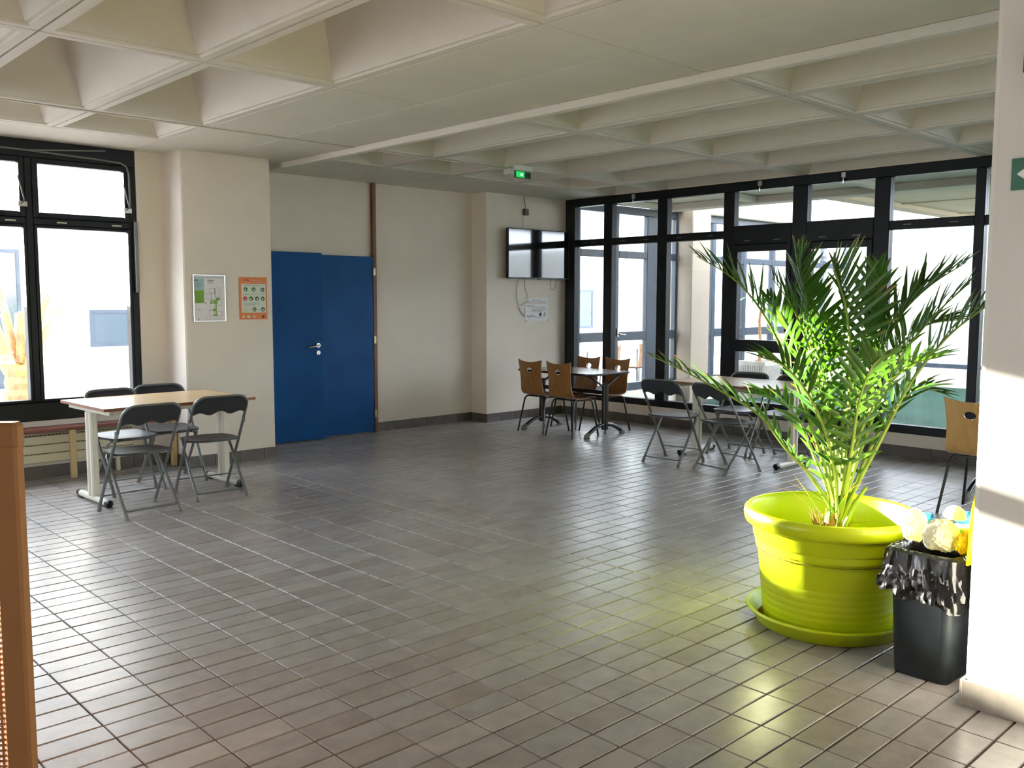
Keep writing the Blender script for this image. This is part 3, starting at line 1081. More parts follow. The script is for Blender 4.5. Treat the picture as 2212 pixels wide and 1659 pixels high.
def make_folding_chair():
    root = empty('folding_chair')
    R = 0.0115
    # seat
    g = MB()

    def seat(u, v):
        s, t = u * 2 - 1, v * 2 - 1
        x, y = s * math.sqrt(max(0, 1 - t * t * .5 * .55)), t * math.sqrt(max(0, 1 - s * s * .5 * .62))
        return ((x * 0.205, y * 0.205 + 0.02, 0.445 - 0.014 * (1 - s * s) * (1 - t * t) + 0.010 * (t < 0) * t * t), (0, 0, 1))
    grid_panel(g, seat, 14, 12, 0.016, M_CHAIRP)
    g.build('seat', root, smooth=True)
    # main tube: front feet up to the back
    yb_ = lambda z: 0.235 - 0.60 * z
    pts = [(-0.212, yb_(0.012), 0.012), (-0.216, yb_(0.45), 0.45), (-0.212, yb_(0.80), 0.80), (0.212, yb_(0.80), 0.80), (0.216, yb_(0.45), 0.45), (0.212, yb_(0.012), 0.012)]
    g = MB()
    g.tube(fillet(pts, 0.095, 6), R, M_GREYT, 8)
    g.build('back_frame', root, smooth=True)
    # rear legs joined by a low U bar
    g = MB()
    for s in (-1, 1):
        g.tube(fillet([(s * 0.12, 0.16, 0.428), (s * 0.190, 0.12, 0.425), (s * 0.196, -0.195, 0.012)], 0.06, 5), R, M_GREYT, 8)
    g.tube(fillet([(-0.196, -0.130, 0.10), (-0.190, -0.165, 0.052), (0.190, -0.165, 0.052), (0.196, -0.130, 0.10)], 0.05, 5), 0.008, M_GREYT, 7)
    g.tube([(-0.12, 0.16, 0.428), (0.12, 0.16, 0.428)], R * .8, M_GREYT, 7)
    g.build('rear_leg_frame', root, smooth=True)
    MB().tube([(-0.212, yb_(.12), .12), (0.212, yb_(.12), .12)], 0.006, M_GREYT, 6).build('stretcher', root, smooth=True)
    for s in (-1, 1):
        g = MB()
        g.box((s * 0.218 - .009, yb_(.60) - .012, 0.575), (s * 0.218 + .009, yb_(.60) + .014, 0.625), M_GREYT, 0.003)
        g.build('clip', root)
        for (yy, zz) in ((yb_(0.012), 0.0), (-0.197, 0.0)):
            xx = s * (0.2125 if yy > 0 else 0.1965)
            d = -0.60 if yy > 0 else 0.72
            MB().tube([(xx, yy, 0.0), (xx, yy + d * .035, .04)], [0.0155, 0.0145], M_TOE, 8).build('foot_cap', root, smooth=True)
    # backrest, scalloped lower edge
    g = MB()

    def back(u, v):
        s = u * 2 - 1
        top = 0.796 - 0.055 * max(0, (abs(s) - .62) / .38) ** 2.2
        low = 0.675 + 0.016 * math.cos(s * PI * 2.5) * (1 - .3 * abs(s)) - 0.012 * s * s
        z = low + (top - low) * v
        return ((s * 0.207, yb_(z) - 0.008 - 0.014 * (1 - s * s), z), (0, 0.86, 0.51))
    grid_panel(g, back, 22, 6, 0.011, M_CHAIRP)
    g.build('backrest', root, smooth=True)
    return root


def place(proto, used, loc, rz, label, group=None):
    o = proto if not used else copy_tree(proto)
    o.location = loc
    o.rotation_euler = (0, 0, rz)
    o['label'] = label
    if group:
        o['group'] = group
    return o


FC = tag(make_folding_chair(), 'x', 'chair')
GL = 'folding chairs at the beech table by the left window'
GR = 'folding chairs at the table behind the potted palm'
R_ = math.radians
fold = [((2.525, 6.60, 0), R_(4), 'dark grey folding chair on the near side of the window table, left of two', GL),
        ((3.165, 6.80, 0), R_(-3), 'dark grey folding chair on the near side of the window table, right of two', GL),
        ((2.74, 7.455, 0), R_(186), 'dark folding chair tucked behind the window table, nearer the mesh screen', GL),
        ((3.17, 7.60, 0), R_(178), 'dark folding chair tucked behind the window table, nearer the poster pier', GL),
        ((7.05, 5.215, 0), R_(-90 + 4), 'dark grey folding chair left of the palm, nearest the wooden chairs', GR),
        ((7.03, 4.605, 0), R_(-90 - 12), 'dark grey folding chair half hidden by the low palm frond', GR),
        ((7.94, 5.06, 0), R_(90 + 3), 'folding chair behind the far table, on its glass wall side, left one', GR),
        ((7.94, 4.56, 0), R_(90 - 2), 'folding chair behind the far table, hidden mostly by palm leaves', GR)]
for i, (loc, rz, lab, gp) in enumerate(fold):
    place(FC, i > 0, loc, rz, lab, gp)


def make_office_table():
    root = empty('folding_table')
    top = MB().box((-0.60, -0.425, 0.733), (0.60, 0.425, 0.755), M_BEECH, 0.002).build('tabletop', root)
    g = MB()
    g.box((-0.604, -0.429, 0.7325), (0.604, -0.4235, 0.7555), M_EDGE, 0.002)
    g.box((-0.604, 0.4235, 0.7325), (0.604, 0.429, 0.7555), M_EDGE, 0.002)
    g.box((-0.604, -0.4235, 0.7325), (-0.5985, 0.4235, 0.7555), M_EDGE, 0.002)
    g.box((0.5985, -0.4235, 0.7325), (0.604, 0.4235, 0.7555), M_EDGE, 0.002)
    g.build('edge_band', top)
    for s in (-1, 1):
        x = s * 0.535
        b = MB()
        b.box((x - 0.020, -0.395, 0.695), (x + 0.020, 0.395, 0.733), M_CREAM, 0.005)
        b.build('top_bar', root)
        c_ = MB()
        for yy in (-0.055, 0.012):
            c_.box((x - 0.028, yy, 0.045), (x + 0.028, yy + 0.046, 0.697), M_CREAM, 0.010)
        c_.box((x - 0.014, -0.012, 0.045), (x + 0.014, 0.016, 0.697), M_CREAM)
        c_.build('leg_column', root)
        f = MB()
        f.tube([(x, -0.27, 0.034), (x, 0.27, 0.034)], 0.026, M_CREAM, 14)
        fo = f.build('foot', root, smooth=True)
        for t in (-1, 1):
            e_ = MB()
            e_.tube([(x, t * 0.255, 0.034), (x, t * 0.29, 0.032), (x, t * 0.30, 0.026)], [0.0285, 0.0285, 0.02], M_BLACKP, 14)
            e_.box((x - .02, min(t * .20, t * .29), 0.0), (x + .02, max(t * .20, t * .29), 0.02), M_BLACKP, 0.004)
            e_.build('end_cap', fo, smooth=True)
    MB().box((-0.515, -0.02, 0.655), (0.515, 0.02, 0.695), M_CREAM, 0.004).build('beam', root)
    return root


OT = tag(make_office_table(), 'x', 'table')
place(OT, False, (2.915, 7.165, 0), R_(2.0), 'beech topped table with cream T legs by the left window', 'beech folding tables')
place(OT, True, (7.67, 4.83, 0), R_(90), 'beech topped table behind the palm, its top white with glare', 'beech folding tables')


def make_wood_chair():
    root = empty('plywood_chair')
    # profile of the one piece shell: (y, z) from top of back to front of seat
    prof = bez([(-0.262, 0.858), (-0.243, 0.74), (-0.218, 0.60), (-0.200, 0.505), (-0.165, 0.453), (-0.10, 0.440), (0.02, 0.436), (0.13, 0.447), (0.185, 0.440)] and
               [(0, a_, b_) for a_, b_ in ((-0.262, 0.858), (-0.243, 0.74), (-0.218, 0.60), (-0.200, 0.505), (-0.165, 0.453), (-0.10, 0.440), (0.02, 0.436), (0.13, 0.447), (0.185, 0.440))], 61)
    ln = [0.0]
    for i in range(1, len(prof)):
        ln.append(ln[-1] + (prof[i] - prof[i - 1]).length)

    def at(s):
        s = max(0.0, min(s, ln[-1] - 1e-6))
        for i in range(1, len(ln)):
            if ln[i] >= s:
                t = (s - ln[i - 1]) / (ln[i] - ln[i - 1])
                p = prof[i - 1].lerp(prof[i], t)
                tg = (prof[i] - prof[i - 1]).normalized()
                return p, Vector((0, -tg.z, tg.y))
        return prof[-1], Vector((0, 0, 1))
    T = ln[-1]

    def half(s):
        # half width along the shell
        if s < 0.42:
            t = s / 0.42
            return 0.190 - 0.020 * math.sin(PI * min(1, t * 1.1) * .9) - 0.002 * t
        t = (s - 0.42) / (T - 0.42)
        return 0.180 + 0.018 * math.sin(PI * t * .85)

    def pos(u, s, off):
        # u in -1..1
        top = 0.028 * (1 - u * u)       # concave top edge
        s2 = s + top * max(0, 1 - s / 0.16)
        p, n = at(s2)
        k = max(0, 1 - s2 / 0.46)
        fl = 0.0
        if s > T - 0.10:
            fl = (s - (T - 0.10)) / 0.10
        w = half(s) - 0.03 * fl * fl * 0.5
        x = u * w
        curve = 0.026 * (u * u) * (0.35 + .65 * k)
        return Vector((x, p.y + curve * k - off * 0, p.z + curve * (1 - k) * .3)) + n * off

    NU, NV = 12, 44
    # hole centre on the shell, square of cells replaced by a ring
    sc_ = T * 7 / NV
    ci, cj = (4, 8), (4, 9)      # cell ranges in u and v
    g = MB()
    th = 0.0055
    for off in (th, -th):
        idx = {}
        vv, ff = [], []
        for j in range(NV + 1):
            for i in range(NU + 1):
                if ci[0] < i < ci[1] and cj[0] < j < cj[1]:
                    continue
                idx[(i, j)] = len(vv)
                vv.append(pos(i / NU * 2 - 1, j / NV * T, off))
        for j in range(NV):
            for i in range(NU):
                if ci[0] <= i < ci[1] and cj[0] <= j < cj[1]:
                    continue
                q = (idx[(i, j)], idx[(i + 1, j)], idx[(i + 1, j + 1)], idx[(i, j + 1)])
                ff.append(q if off > 0 else q[::-1])
        loop = [(i, cj[0]) for i in range(ci[0], ci[1])] + [(ci[1], j) for j in range(cj[0], cj[1])] + [(i, cj[1]) for i in range(ci[1], ci[0], -1)] + [(ci[0], j) for j in range(cj[1], cj[0], -1)]
        uc, vc = 0.0, (cj[0] + cj[1]) / 2 / NV * T
        ring = []
        for (i, j) in loop:
            du, dv = (i / NU * 2 - 1 - uc) * 0.175, j / NV * T - vc
            a_ = math.atan2(dv, du)
            ring.append(len(vv))
            vv.append(pos(0.042 * math.cos(a_) / 0.175, vc + 0.037 * math.sin(a_), off))
        for k in range(len(loop)):
            k2 = (k + 1) % len(loop)
            q = (idx[loop[k]], idx[loop[k2]], ring[k2], ring[k])
            ff.append(q[::-1] if off > 0 else q)
        if off > 0:
            first_n, r1, i1 = len(vv), ring, idx
            allv, allf = list(vv), list(ff)
        else:
            allf += [tuple(x + first_n for x in f) for f in ff]
            allv += vv
            for k in range(len(ring)):
                k2 = (k + 1) % len(ring)
                allf.append((r1[k], r1[k2], ring[k2] + first_n, ring[k] + first_n))
            rim = [(i, 0) for i in range(NU)] + [(NU, j) for j in range(NV)] + [(i, NV) for i in range(NU, 0, -1)] + [(0, j) for j in range(NV, 0, -1)]
            for k in range(len(rim)):
                a_, b_ = rim[k], rim[(k + 1) % len(rim)]
                allf.append((i1[b_], i1[a_], idx[a_] + first_n, idx[b_] + first_n))
    g.add(allv, allf, M_PLY)
    g.build('shell', root, smooth=True)
    r = 0.0105
    for s in (-1, 1):
        g = MB()
        g.tube(fillet([(s * 0.150, -0.02, 0.420), (s * 0.160, -0.150, 0.420), (s * 0.208, -0.225, 0.0)], 0.05, 5), r, M_DARKM, 8)
        g.build('leg', root, smooth=True)
        g = MB()
        g.tube(fillet([(s * 0.150, -0.02, 0.418), (s * 0.158, 0.155, 0.416), (s * 0.205, 0.215, 0.0)], 0.05, 5), r, M_DARKM, 8)
        g.build('leg', root, smooth=True)
    for yy in (-0.10, 0.10):
        MB().tube([(-0.155, yy, 0.420), (0.155, yy, 0.420)], 0.009, M_DARKM, 7).build('cross_bar', root, smooth=True)
    return root


WC = tag(make_wood_chair(), 'x', 'chair')
GW = 'plywood chairs at the dark bistro table'
wood = [((7.575, 7.000, 0), R_(-90), 'plywood chair with round back hole, front right at the dark table', GW),
        ((7.600, 7.480, 0), R_(-90), 'plywood chair with round back hole, nearest the television wall', GW),
        ((8.150, 7.485, 0), R_(90), 'plywood chair facing us behind the dark table, left of two', GW),
        ((8.150, 7.020, 0), R_(90), 'plywood chair facing us behind the dark table, right of two', GW),
        ((6.970, 2.395, 0), R_(-92), 'honey coloured plywood chair beside the white column on the right', None)]
for i, (loc, rz, lab, gp) in enumerate(wood):
    o = place(WC, i > 0, loc, rz, lab, gp)
    if gp is None and 'group' in o:
        del o['group']
        for c_ in o.children:
            if c_.name.startswith('shell'):
                c_.data = c_.data.copy()
                c_.data.materials[0] = wood_mat('honey_plywood', (0.48, 0.27, 0.085), (0.60, 0.36, 0.13), 0.34, 'Z', 0.6, coat=0.3)
# the two terrace chairs outside
for (x_, y_, a_, lab) in ((11.75, 10.15, 8, 'pale wooden chair outdoors in front of the terrace table, left one'), (12.65, 10.12, -10, 'pale wooden chair outdoors in front of the terrace table, right one')):
    o = place(WC, True, (x_, y_, -0.06), R_(a_), lab, 'chairs at the terrace table')
    o.name = 'terrace_chair'


def make_bistro_table():
    root = empty('bistro_table')
    g = MB()
    w, d, rr = 0.37, 0.60, 0.10
    poly = []
    for (cx, cy_, a0) in ((w - rr, d - rr, 0), (-w + rr, d - rr, 90), (-w + rr, -d + rr, 180), (w - rr, -d + rr, 270)):
        for k in range(7):
            a_ = R_(a0 + 90 * k / 6)
            poly.append((cx + rr * math.cos(a_), cy_ + rr * math.sin(a_)))
    g.prism([(x * .985, y * .99) for x, y in poly], 0.712, 0.729, M_MAHO)
    top = g.build('tabletop', root)
    g = MB()
    n = len(poly)
    vv, ff = [], []
    for (s, z) in ((.984, .704), (1.0, .708), (1.004, .717), (1.0, .726), (.984, .7285)):
        vv += [(x * s, y * (1 - (1 - s) * .6), z) for x, y in poly]
    for i in range(4):
        for k in range(n):
            ff.append((i * n + k, i * n + (k + 1) % n, (i + 1) * n + (k + 1) % n, (i + 1) * n + k))
    g.add(vv, ff, M_DARKM)
    g.build('edge', top, smooth=True)
    for s in (-1, 1):
        y = s * 0.50
        MB().tube([(0, y, 0.075), (0, y, 0.60)], 0.038, M_DARKM, 18).build('post', root, smooth=True)
        for t in (-1, 1):
            MB().tube([(t * 0.02, y, 0.56), (t * 0.27, y, 0.700)], 0.013, M_DARKM, 8).build('arm', root, smooth=True)
            g = MB()
            pts = bez([(t * 0.02, y, 0.135), (t * 0.13, y, 0.118), (t * 0.24, y, 0.068), (t * 0.315, y, 0.022)], 14)
            g.tube(pts, [0.023] * 14, M_DARKM, 10)
            f = g.build('foot', root, smooth=True)
            g = MB()
            g.tube([(t * 0.272, y, 0.048), (t * 0.318, y, 0.020), (t * 0.345, y, 0.008)], [0.027, 0.027, 0.012], M_TOE, 10)
            g.box((min(t * .27, t * .335), y - 0.018, 0.0), (max(t * .27, t * .335), y + 0.018, 0.02), M_TOE, 0.004)
            g.build('toe_cap', f, smooth=True)
    MB().box((-0.012, -0.50, 0.475), (0.012, 0.50, 0.52), M_DARKM, 0.004).build('beam', root)
    return root


BT = tag(make_bistro_table(), 'x', 'table')
place(BT, False, (7.82, 7.225, 0), 0.0, 'dark bistro table with curved feet in front of the television wall', 'dark bistro tables')
place(BT, True, (7.66, 2.13, 0), 0.0, 'dark bistro table mostly hidden behind the white column', 'dark bistro tables')

# --- bench over the radiator
BN = tag(empty('window_bench', (2.3, 8.31, 0)), 'long red brown bench under the left window', 'bench')
MB().box((-3.0, -0.10, 0.425), (1.20, 0.08, 0.455), M_BENCH, 0.006).build('seat_board', BN)
for xx in (-2.4, -1.0, 0.285, 1.17):
    g = MB()
    g.box((xx - 0.024, -0.092, 0.0), (xx + 0.024, -0.05, 0.425), M_PINE, 0.004)
    g.box((xx - 0.022, -0.05, 0.398), (xx + 0.022, 0.012, 0.425), M_PINE, 0.003)
    g.build('leg', BN)
RD = tag(empty('radiator', (2.3, 8.355, 0)), 'low cream panel radiator under the red bench', 'radiator')
MB().box((-2.4, 0.0, 0.165), (0.82, 0.03, 0.395), M_RAD, 0.004).build('body', RD)
for k in range(3):
    z0 = 0.148 + 0.0785 * k
    MB().box((-2.42, -0.028, z0), (0.84, 0.0, z0 + 0.073), M_RAD, 0.006).build('slat', RD)
for k in range(4):
    g = MB()
    z0 = 0.222 + 0.0785 * min(k, 2)
    if k == 3:
        break
    for q in range(0, 108):
        x = -2.40 + q * 0.03
        g.box((x, -0.020, z0 - .001), (x + 0.016, -0.004, z0 + 0.0045), M_PRINTK)
    tag(g.build('grille_slot', RD), kind='stuff')
for xx in (-2.2, -0.7, 0.7):
    MB().box((xx - 0.015, -0.02, 0.0), (xx + 0.015, 0.02, 0.17), M_RAD, 0.003).build('support', RD)

# --- perforated screen at the left edge
SCR = tag(empty('mesh_screen', (0.575, 2.183, 0), R_(-40)), 'brown metal framed screen with perforated sheet at the left edge', 'screen')
# local x runs along the screen, +x end is the post that shows
for (x0, x1) in ((-0.055, 0.0), (-0.98, -0.925)):
    MB().box((x0, -0.02, 0.0), (x1, 0.02, 1.26), M_SCRB, 0.006).build('post', SCR)
MB().box((-0.98, -0.022, 1.215), (0.003, 0.022, 1.275), M_SCRB, 0.008).build('top_rail', SCR)
MB().box((-0.925, -0.018, 0.10), (-0.055, 0.018, 0.15), M_SCRB, 0.006).build('bottom_rail', SCR)
for xx in (-0.95, -0.03):
    MB().box((xx - 0.03, -0.18, 0.0), (xx + 0.03, 0.18, 0.018), M_SCRB, 0.004).build('foot_plate', SCR)
g = MB()
pitch = 0.0125
nx_, nz_ = 18, 85
# wide bars model the sheet between punched slots, only the strip beside the post is finely punched
for i in range(nx_ + 1):
    x = -0.055 - i * pitch
    g.box((x - 0.0028, -0.0015, 0.15), (x + 0.0028, 0.0015, 1.215), M_SCRB)
for j in range(nz_ + 1):
    z = 0.15 + j * pitch
    if z < 1.215:
        g.box((-0.055 - nx_ * pitch, -0.0013, z - 0.0030), (-0.055, 0.0013, z + 0.0030), M_SCRB)
for i in range(1, 60):
    x = -0.055 - (nx_ + i) * pitch
    if x > -0.925:
        g.box((x - 0.0028, -0.0015, 0.15), (x + 0.0028, 0.0015, 1.215), M_SCRB)
for j in range(nz_ + 1):
    z = 0.15 + j * pitch
    if z < 1.215:
        g.box((-0.925, -0.0013, z - 0.0030), (-0.055 - nx_ * pitch, 0.0013, z + 0.0030), M_SCRB)
tag(g.build('perforated_sheet', SCR), kind='stuff')

# ------------------------------------------------------------------ wall things
# evacuation plan
yy = YP - 0.002
PLN = tag(empty('evacuation_plan', (3.743, yy, 1.552)), 'white framed evacuation plan with green areas on the pier', 'poster')
g = MB()
g.box((-0.148, -0.006, -0.207), (0.148, 0.0, 0.207), M_PAPER)
g.build('sheet', PLN)
g = MB()
for lo, hi in (((-0.156, -0.012, -0.214), (-0.147, 0, 0.214)), ((0.147, -0.012, -0.214), (0.156, 0, 0.214)), ((-0.147, -0.012, -0.214), (0.147, 0, -0.205)), ((-0.147, -0.012, 0.205), (0.147, 0, 0.214))):
    g.box(lo, hi, M_CHROME, 0.002)
g.build('frame', PLN)
pr = MB()


def pq(x0, x1, z0, z1, m_, y=-0.0068):
    pr.quad((x0, y, z0), (x1, y, z0), (x1, y, z1), (x0, y, z1), m_)


pq(-0.142, 0.142, 0.182, 0.192, M_PALEB)
pq(-0.142, -0.050, 0.075, 0.178, M_PALEB)
pq(-0.140, -0.052, -0.045, 0.073, M_PGREEN)
pq(-0.135, -0.108, 0.158, 0.166, M_PRINTK)
pq(-0.135, -0.112, 0.048, 0.055, M_PRINTK)
for k in range(5):
    pq(-0.128, -0.075 - .01 * (k % 3), 0.10 + k * 0.009, 0.103 + k * 0.009, M_PRINTG)
    pq(-0.128, -0.085 + .01 * (k % 2), -0.03 + k * 0.013, -0.027 + k * 0.013, M_DGREEN)
pq(-0.02, 0.045, 0.160, 0.166, M_PRINTG)
pq(-0.012, 0.035, 0.148, 0.153, M_PRINTG)
pq(-0.015, 0.040, 0.136, 0.140, M_PRINTG)


def room(x0, x1, z0, z1, m_=None, w=0.0022):
    m_ = m_ or M_PRINTG
    pq(x0, x1, z0, z0 + w, m_)
    pq(x0, x1, z1 - w, z1, m_)
    pq(x0, x0 + w, z0, z1, m_)
    pq(x1 - w, x1, z0, z1, m_)


for rm in ((-0.005, 0.05, 0.05, 0.09), (0.05, 0.105, 0.01, 0.095), (-0.03, 0.015, -0.01, 0.045), (0.015, 0.06, -0.01, 0.045), (0.06, 0.118, -0.065, 0.0), (0.0, 0.045, -0.11, -0.045), (0.045, 0.12, -0.165, -0.12), (-0.01, 0.03, -0.165, -0.11), (0.08, 0.105, 0.02, 0.07)):
    room(*rm)
for ar in ((0.005, 0.075, -0.05, -0.02), (0.060, 0.100, -0.02, 0.005), (0.055, 0.066, -0.15, -0.05), (0.03, 0.06, -0.118, -0.095), (0.035, 0.075, -0.165, -0.148), (0.052, 0.057, 0.03, 0.09)):
    pq(*ar, M_PGREEN, -0.0066)
pq(0.02, 0.04, -0.042, -0.030, M_MINT, -0.0072)
pq(-0.045, -0.035, -0.05, -0.04, M_PRINTG)
pq(-0.115, -0.085, -0.105, -0.100, M_PRINTG)
pq(-0.112, -0.104, -0.195, -0.185, M_PRINTK)
for k, x in enumerate((-0.03, 0.03, 0.075)):
    room(x, x + 0.035, -0.197, -0.172, M_PRINTL)
tag(pr.build('print', PLN), kind='stuff')

# orange hygiene poster
PO = tag(empty('hygiene_poster', (4.180, yy, 1.552)), 'orange bordered poster with rows of green round pictures on the pier', 'poster')
g = MB()
g.box((-0.1425, -0.004, -0.200), (0.1425, 0.0, 0.200), M_ORANGE)
g.build('sheet', PO)
pr = MB()


def pc(x, z, r, m_, y=-0.0056):
    pr.disc((x, y, z), r, 'y', m_, 18)


Y2 = -0.0046
pq(-0.122, 0.128, -0.135, 0.136, M_MINT, Y2)
pq(-0.092, -0.040, 0.167, 0.176, M_RED, Y2)
pq(-0.030, 0.085, 0.167, 0.176, M_SALMON, Y2)
pq(-0.122, 0.130, 0.148, 0.154, M_SALMON, Y2)
for z, x1 in ((0.126, 0.105), (0.117, 0.06), (0.040, 0.112), (0.032, -0.05), (-0.044, 0.05), (-0.053, 0.065), (-0.062, 0.03), (-0.070, 0.01)):
    pq(-0.105, x1, z - 0.0022, z + 0.0022, M_PRINTL, -0.0050)
for (x, z, m_) in ((-0.078, 0.084, M_DGREEN), (0.004, 0.083, M_DGREEN), (0.096, 0.081, M_DGREEN), (-0.085, -0.003, M_RED), (-0.025, -0.003, M_DGREEN), (0.036, -0.003, M_DGREEN), (0.096, -0.004, M_DGREEN), (-0.082, -0.105, M_SALMON), (0.008, -0.105, M_DGREEN), (0.097, -0.104, M_DGREEN)):
    pc(x, z, 0.021, m_)
    if m_ is not M_SALMON:
        pc(x - 0.004 + 0.008 * random.random(), z - 0.004, 0.0085, M_MINT if m_ is M_DGREEN else M_SALMON, -0.0062)
    else:
        pc(x, z, 0.015, M_MINT, -0.0062)
for x in (-0.055, 0.006, 0.066):
    pq(x - 0.004, x + 0.004, -0.005, -0.001, M_PRINTL, -0.0050)
for x in (-0.037, 0.053):
    pq(x - 0.005, x + 0.005, -0.107, -0.103, M_PRINTG, -0.0050)
    pq(x - 0.002, x + 0.002, -0.110, -0.100, M_PRINTG, -0.0051)
for x0, x1 in ((-0.118, -0.092), (-0.070, -0.036), (-0.004, 0.018)):
    pq(x0, x1, -0.188, -0.160, M_SALMON, Y2)
    pq(x0 + .004, x1 - .004, -0.182, -0.166, M_MINT, -0.0052)
for z in (-0.188, -0.176, -0.164):
    pq(0.086, 0.112, z, z + 0.006, M_PRINTK, Y2)
pq(0.086, 0.093, -0.188, -0.158, M_PRINTK, -0.0050)
tag(pr.build('print', PO), kind='stuff')

# television
TV = tag(empty('television', (8.435, YT - 0.10, 2.13)), 'flat black television hung on the wall, reflecting the windows', 'television')
g = MB()
g.box((-0.558, 0.0, -0.315), (0.558, 0.045, 0.315), M_BLACKP, 0.008)
g.build('body', TV)
g = MB()
for lo, hi in (((-0.560, -0.006, -0.317), (-0.546, 0.012, 0.317)), ((0.546, -0.006, -0.317), (0.560, 0.012, 0.317)), ((-0.546, -0.006, -0.317), (0.546, 0.012, -0.299)), ((-0.546, -0.006, 0.305), (0.546, 0.012, 0.317))):
    g.box(lo, hi, M_BLACKP, 0.003)
g.box((-0.03, -0.005, -0.328), (0.03, 0.008, -0.316), M_BLACKP, 0.003)
g.build('bezel', TV)
MB().box((-0.547, -0.002, -0.300), (0.547, 0.004, 0.306), M_SCREEN).build('screen', TV)
MB().box((-0.20, 0.045, -0.20), (0.20, 0.099, 0.20), M_DARKM, 0.004).build('wall_bracket', TV)
yc = YT - 0.012
g = MB()
g.tube(bez([(8.115, yc - .03, 1.83), (8.110, yc, 1.68), (8.112, yc, 1.58), (8.155, yc, 1.44), (8.235, yc, 1.345), (8.225, yc - .02, 1.33), (8.15, yc - .02, 1.40), (8.13, yc - .02, 1.46), (8.19, yc - .015, 1.475), (8.30, yc - .01, 1.53), (8.305, yc, 1.60), (8.255, yc, 1.72), (8.235, yc - .03, 1.83)], 70), 0.0035, M_GREYT, 6)
tag(g.build('looped_cable', None, smooth=True), 'long grey cable looping below the television', 'cable')
g = MB()
g.tube(bez([(8.745, yc - .03, 1.83), (8.735, yc, 1.77), (8.745, yc, 1.70), (8.785, yc, 1.675), (8.825, yc, 1.70), (8.835, yc, 1.77), (8.82, yc - .03, 1.83)], 30), 0.0035, M_GREYT, 6)
tag(g.build('short_cable', None, smooth=True), 'short cable loop under the right of the television', 'cable')
CB = tag(empty('cable_box', (8.262, YT, 2.665)), 'small brown junction box on the wall above the television', 'junction box')
MB().box((-0.035, -0.045, -0.04), (0.035, 0.0, 0.04), mat('brown_plastic', (0.06, 0.045, 0.035), 0.5), 0.005).build('box', CB)
g = MB()
g.tube(bez([(-0.012, -0.02, 0.04), (0.004, -0.012, 0.09), (-0.016, -0.010, 0.14), (-0.01, -0.006, 0.20)], 14), 0.004, M_BLACKP, 6)
g.tube([(-0.03, -0.004, -0.04), (-0.03, -0.004, -0.24)], 0.003, M_WALLW, 5)
g.build('lead', CB, smooth=True)
# paper notice, taped
NT = tag(empty('paper_notice', (8.485, YT - 0.001, 1.418)), 'white taped paper notice with printed lines below the television', 'notice')
g = MB()
vv, ff = [], []
for j in range(9):
    for i in range(9):
        vv.append((-0.215 + 0.43 * i / 8, -0.002 - 0.003 * abs(math.sin(i * 1.1 + j * .7)), -0.152 + 0.304 * j / 8))
for j in range(8):
    for i in range(8):
        ff.append((j * 9 + i, j * 9 + i + 1, (j + 1) * 9 + i + 1, (j + 1) * 9 + i))
g.add(vv, ff, M_PAPER)
g.build('sheet', NT, smooth=True)
pr = MB()
Y3 = -0.0062
for (x0, x1, z, h_, m_) in ((-0.10, 0.09, 0.124, .010, M_PRINTL), (-0.19, 0.17, 0.104, .008, M_PRINTL), (-0.20, 0.19, 0.084, .010, M_PINK), (-0.205, -0.04, 0.047, .008, M_PRINTG), (-0.10, 0.17, 0.026, .009, M_PRINTL), (-0.10, 0.20, 0.004, .009, M_PRINTL), (-0.10, 0.115, -0.016, .009, M_PRINTL), (-0.10, 0.10, -0.032, .008, M_PRINTL), (-0.20, -0.03, -0.087, .009, M_PRINTG), (-0.06, 0.12, -0.107, .008, M_PRINTL)):
    pr.quad((x0, Y3, z - h_ / 2), (x1, Y3, z - h_ / 2), (x1, Y3, z + h_ / 2), (x0, Y3, z + h_ / 2), m_)
for (x, z0, z1) in ((-0.135, 0.008, 0.055), (-0.10, -0.10, -0.062), (-0.14, -0.125, -0.09)):
    pr.quad((x - .003, Y3, z0), (x + .003, Y3, z0), (x + .003, Y3, z1), (x - .003, Y3, z1), M_PRINTG)
pr.disc((0.068, Y3, -0.062), 0.022, 'y', M_PRINTK, 14, 0.9)
pr.disc((0.060, Y3 - .0002, -0.078), 0.014, 'y', M_PRINTK, 12, 1.1)
pr.disc((0.144, Y3, -0.072), 0.024, 'y', M_PRINTL, 14, 1.0)
pr.quad((0.125, Y3, -0.06), (0.165, Y3, -0.06), (0.158, Y3, -0.03), (0.148, Y3, -0.03), M_PRINTL)
tag(pr.build('print', NT), kind='stuff')
g = MB()
for (x, z) in ((-0.215, 0.148), (0.213, 0.148), (-0.20, -0.152), (0.205, -0.15)):
    g.box((x - .022, -0.0075, z - .014), (x + .022, -0.006, z + .014), M_CLEAR)
g.build('tape', NT)

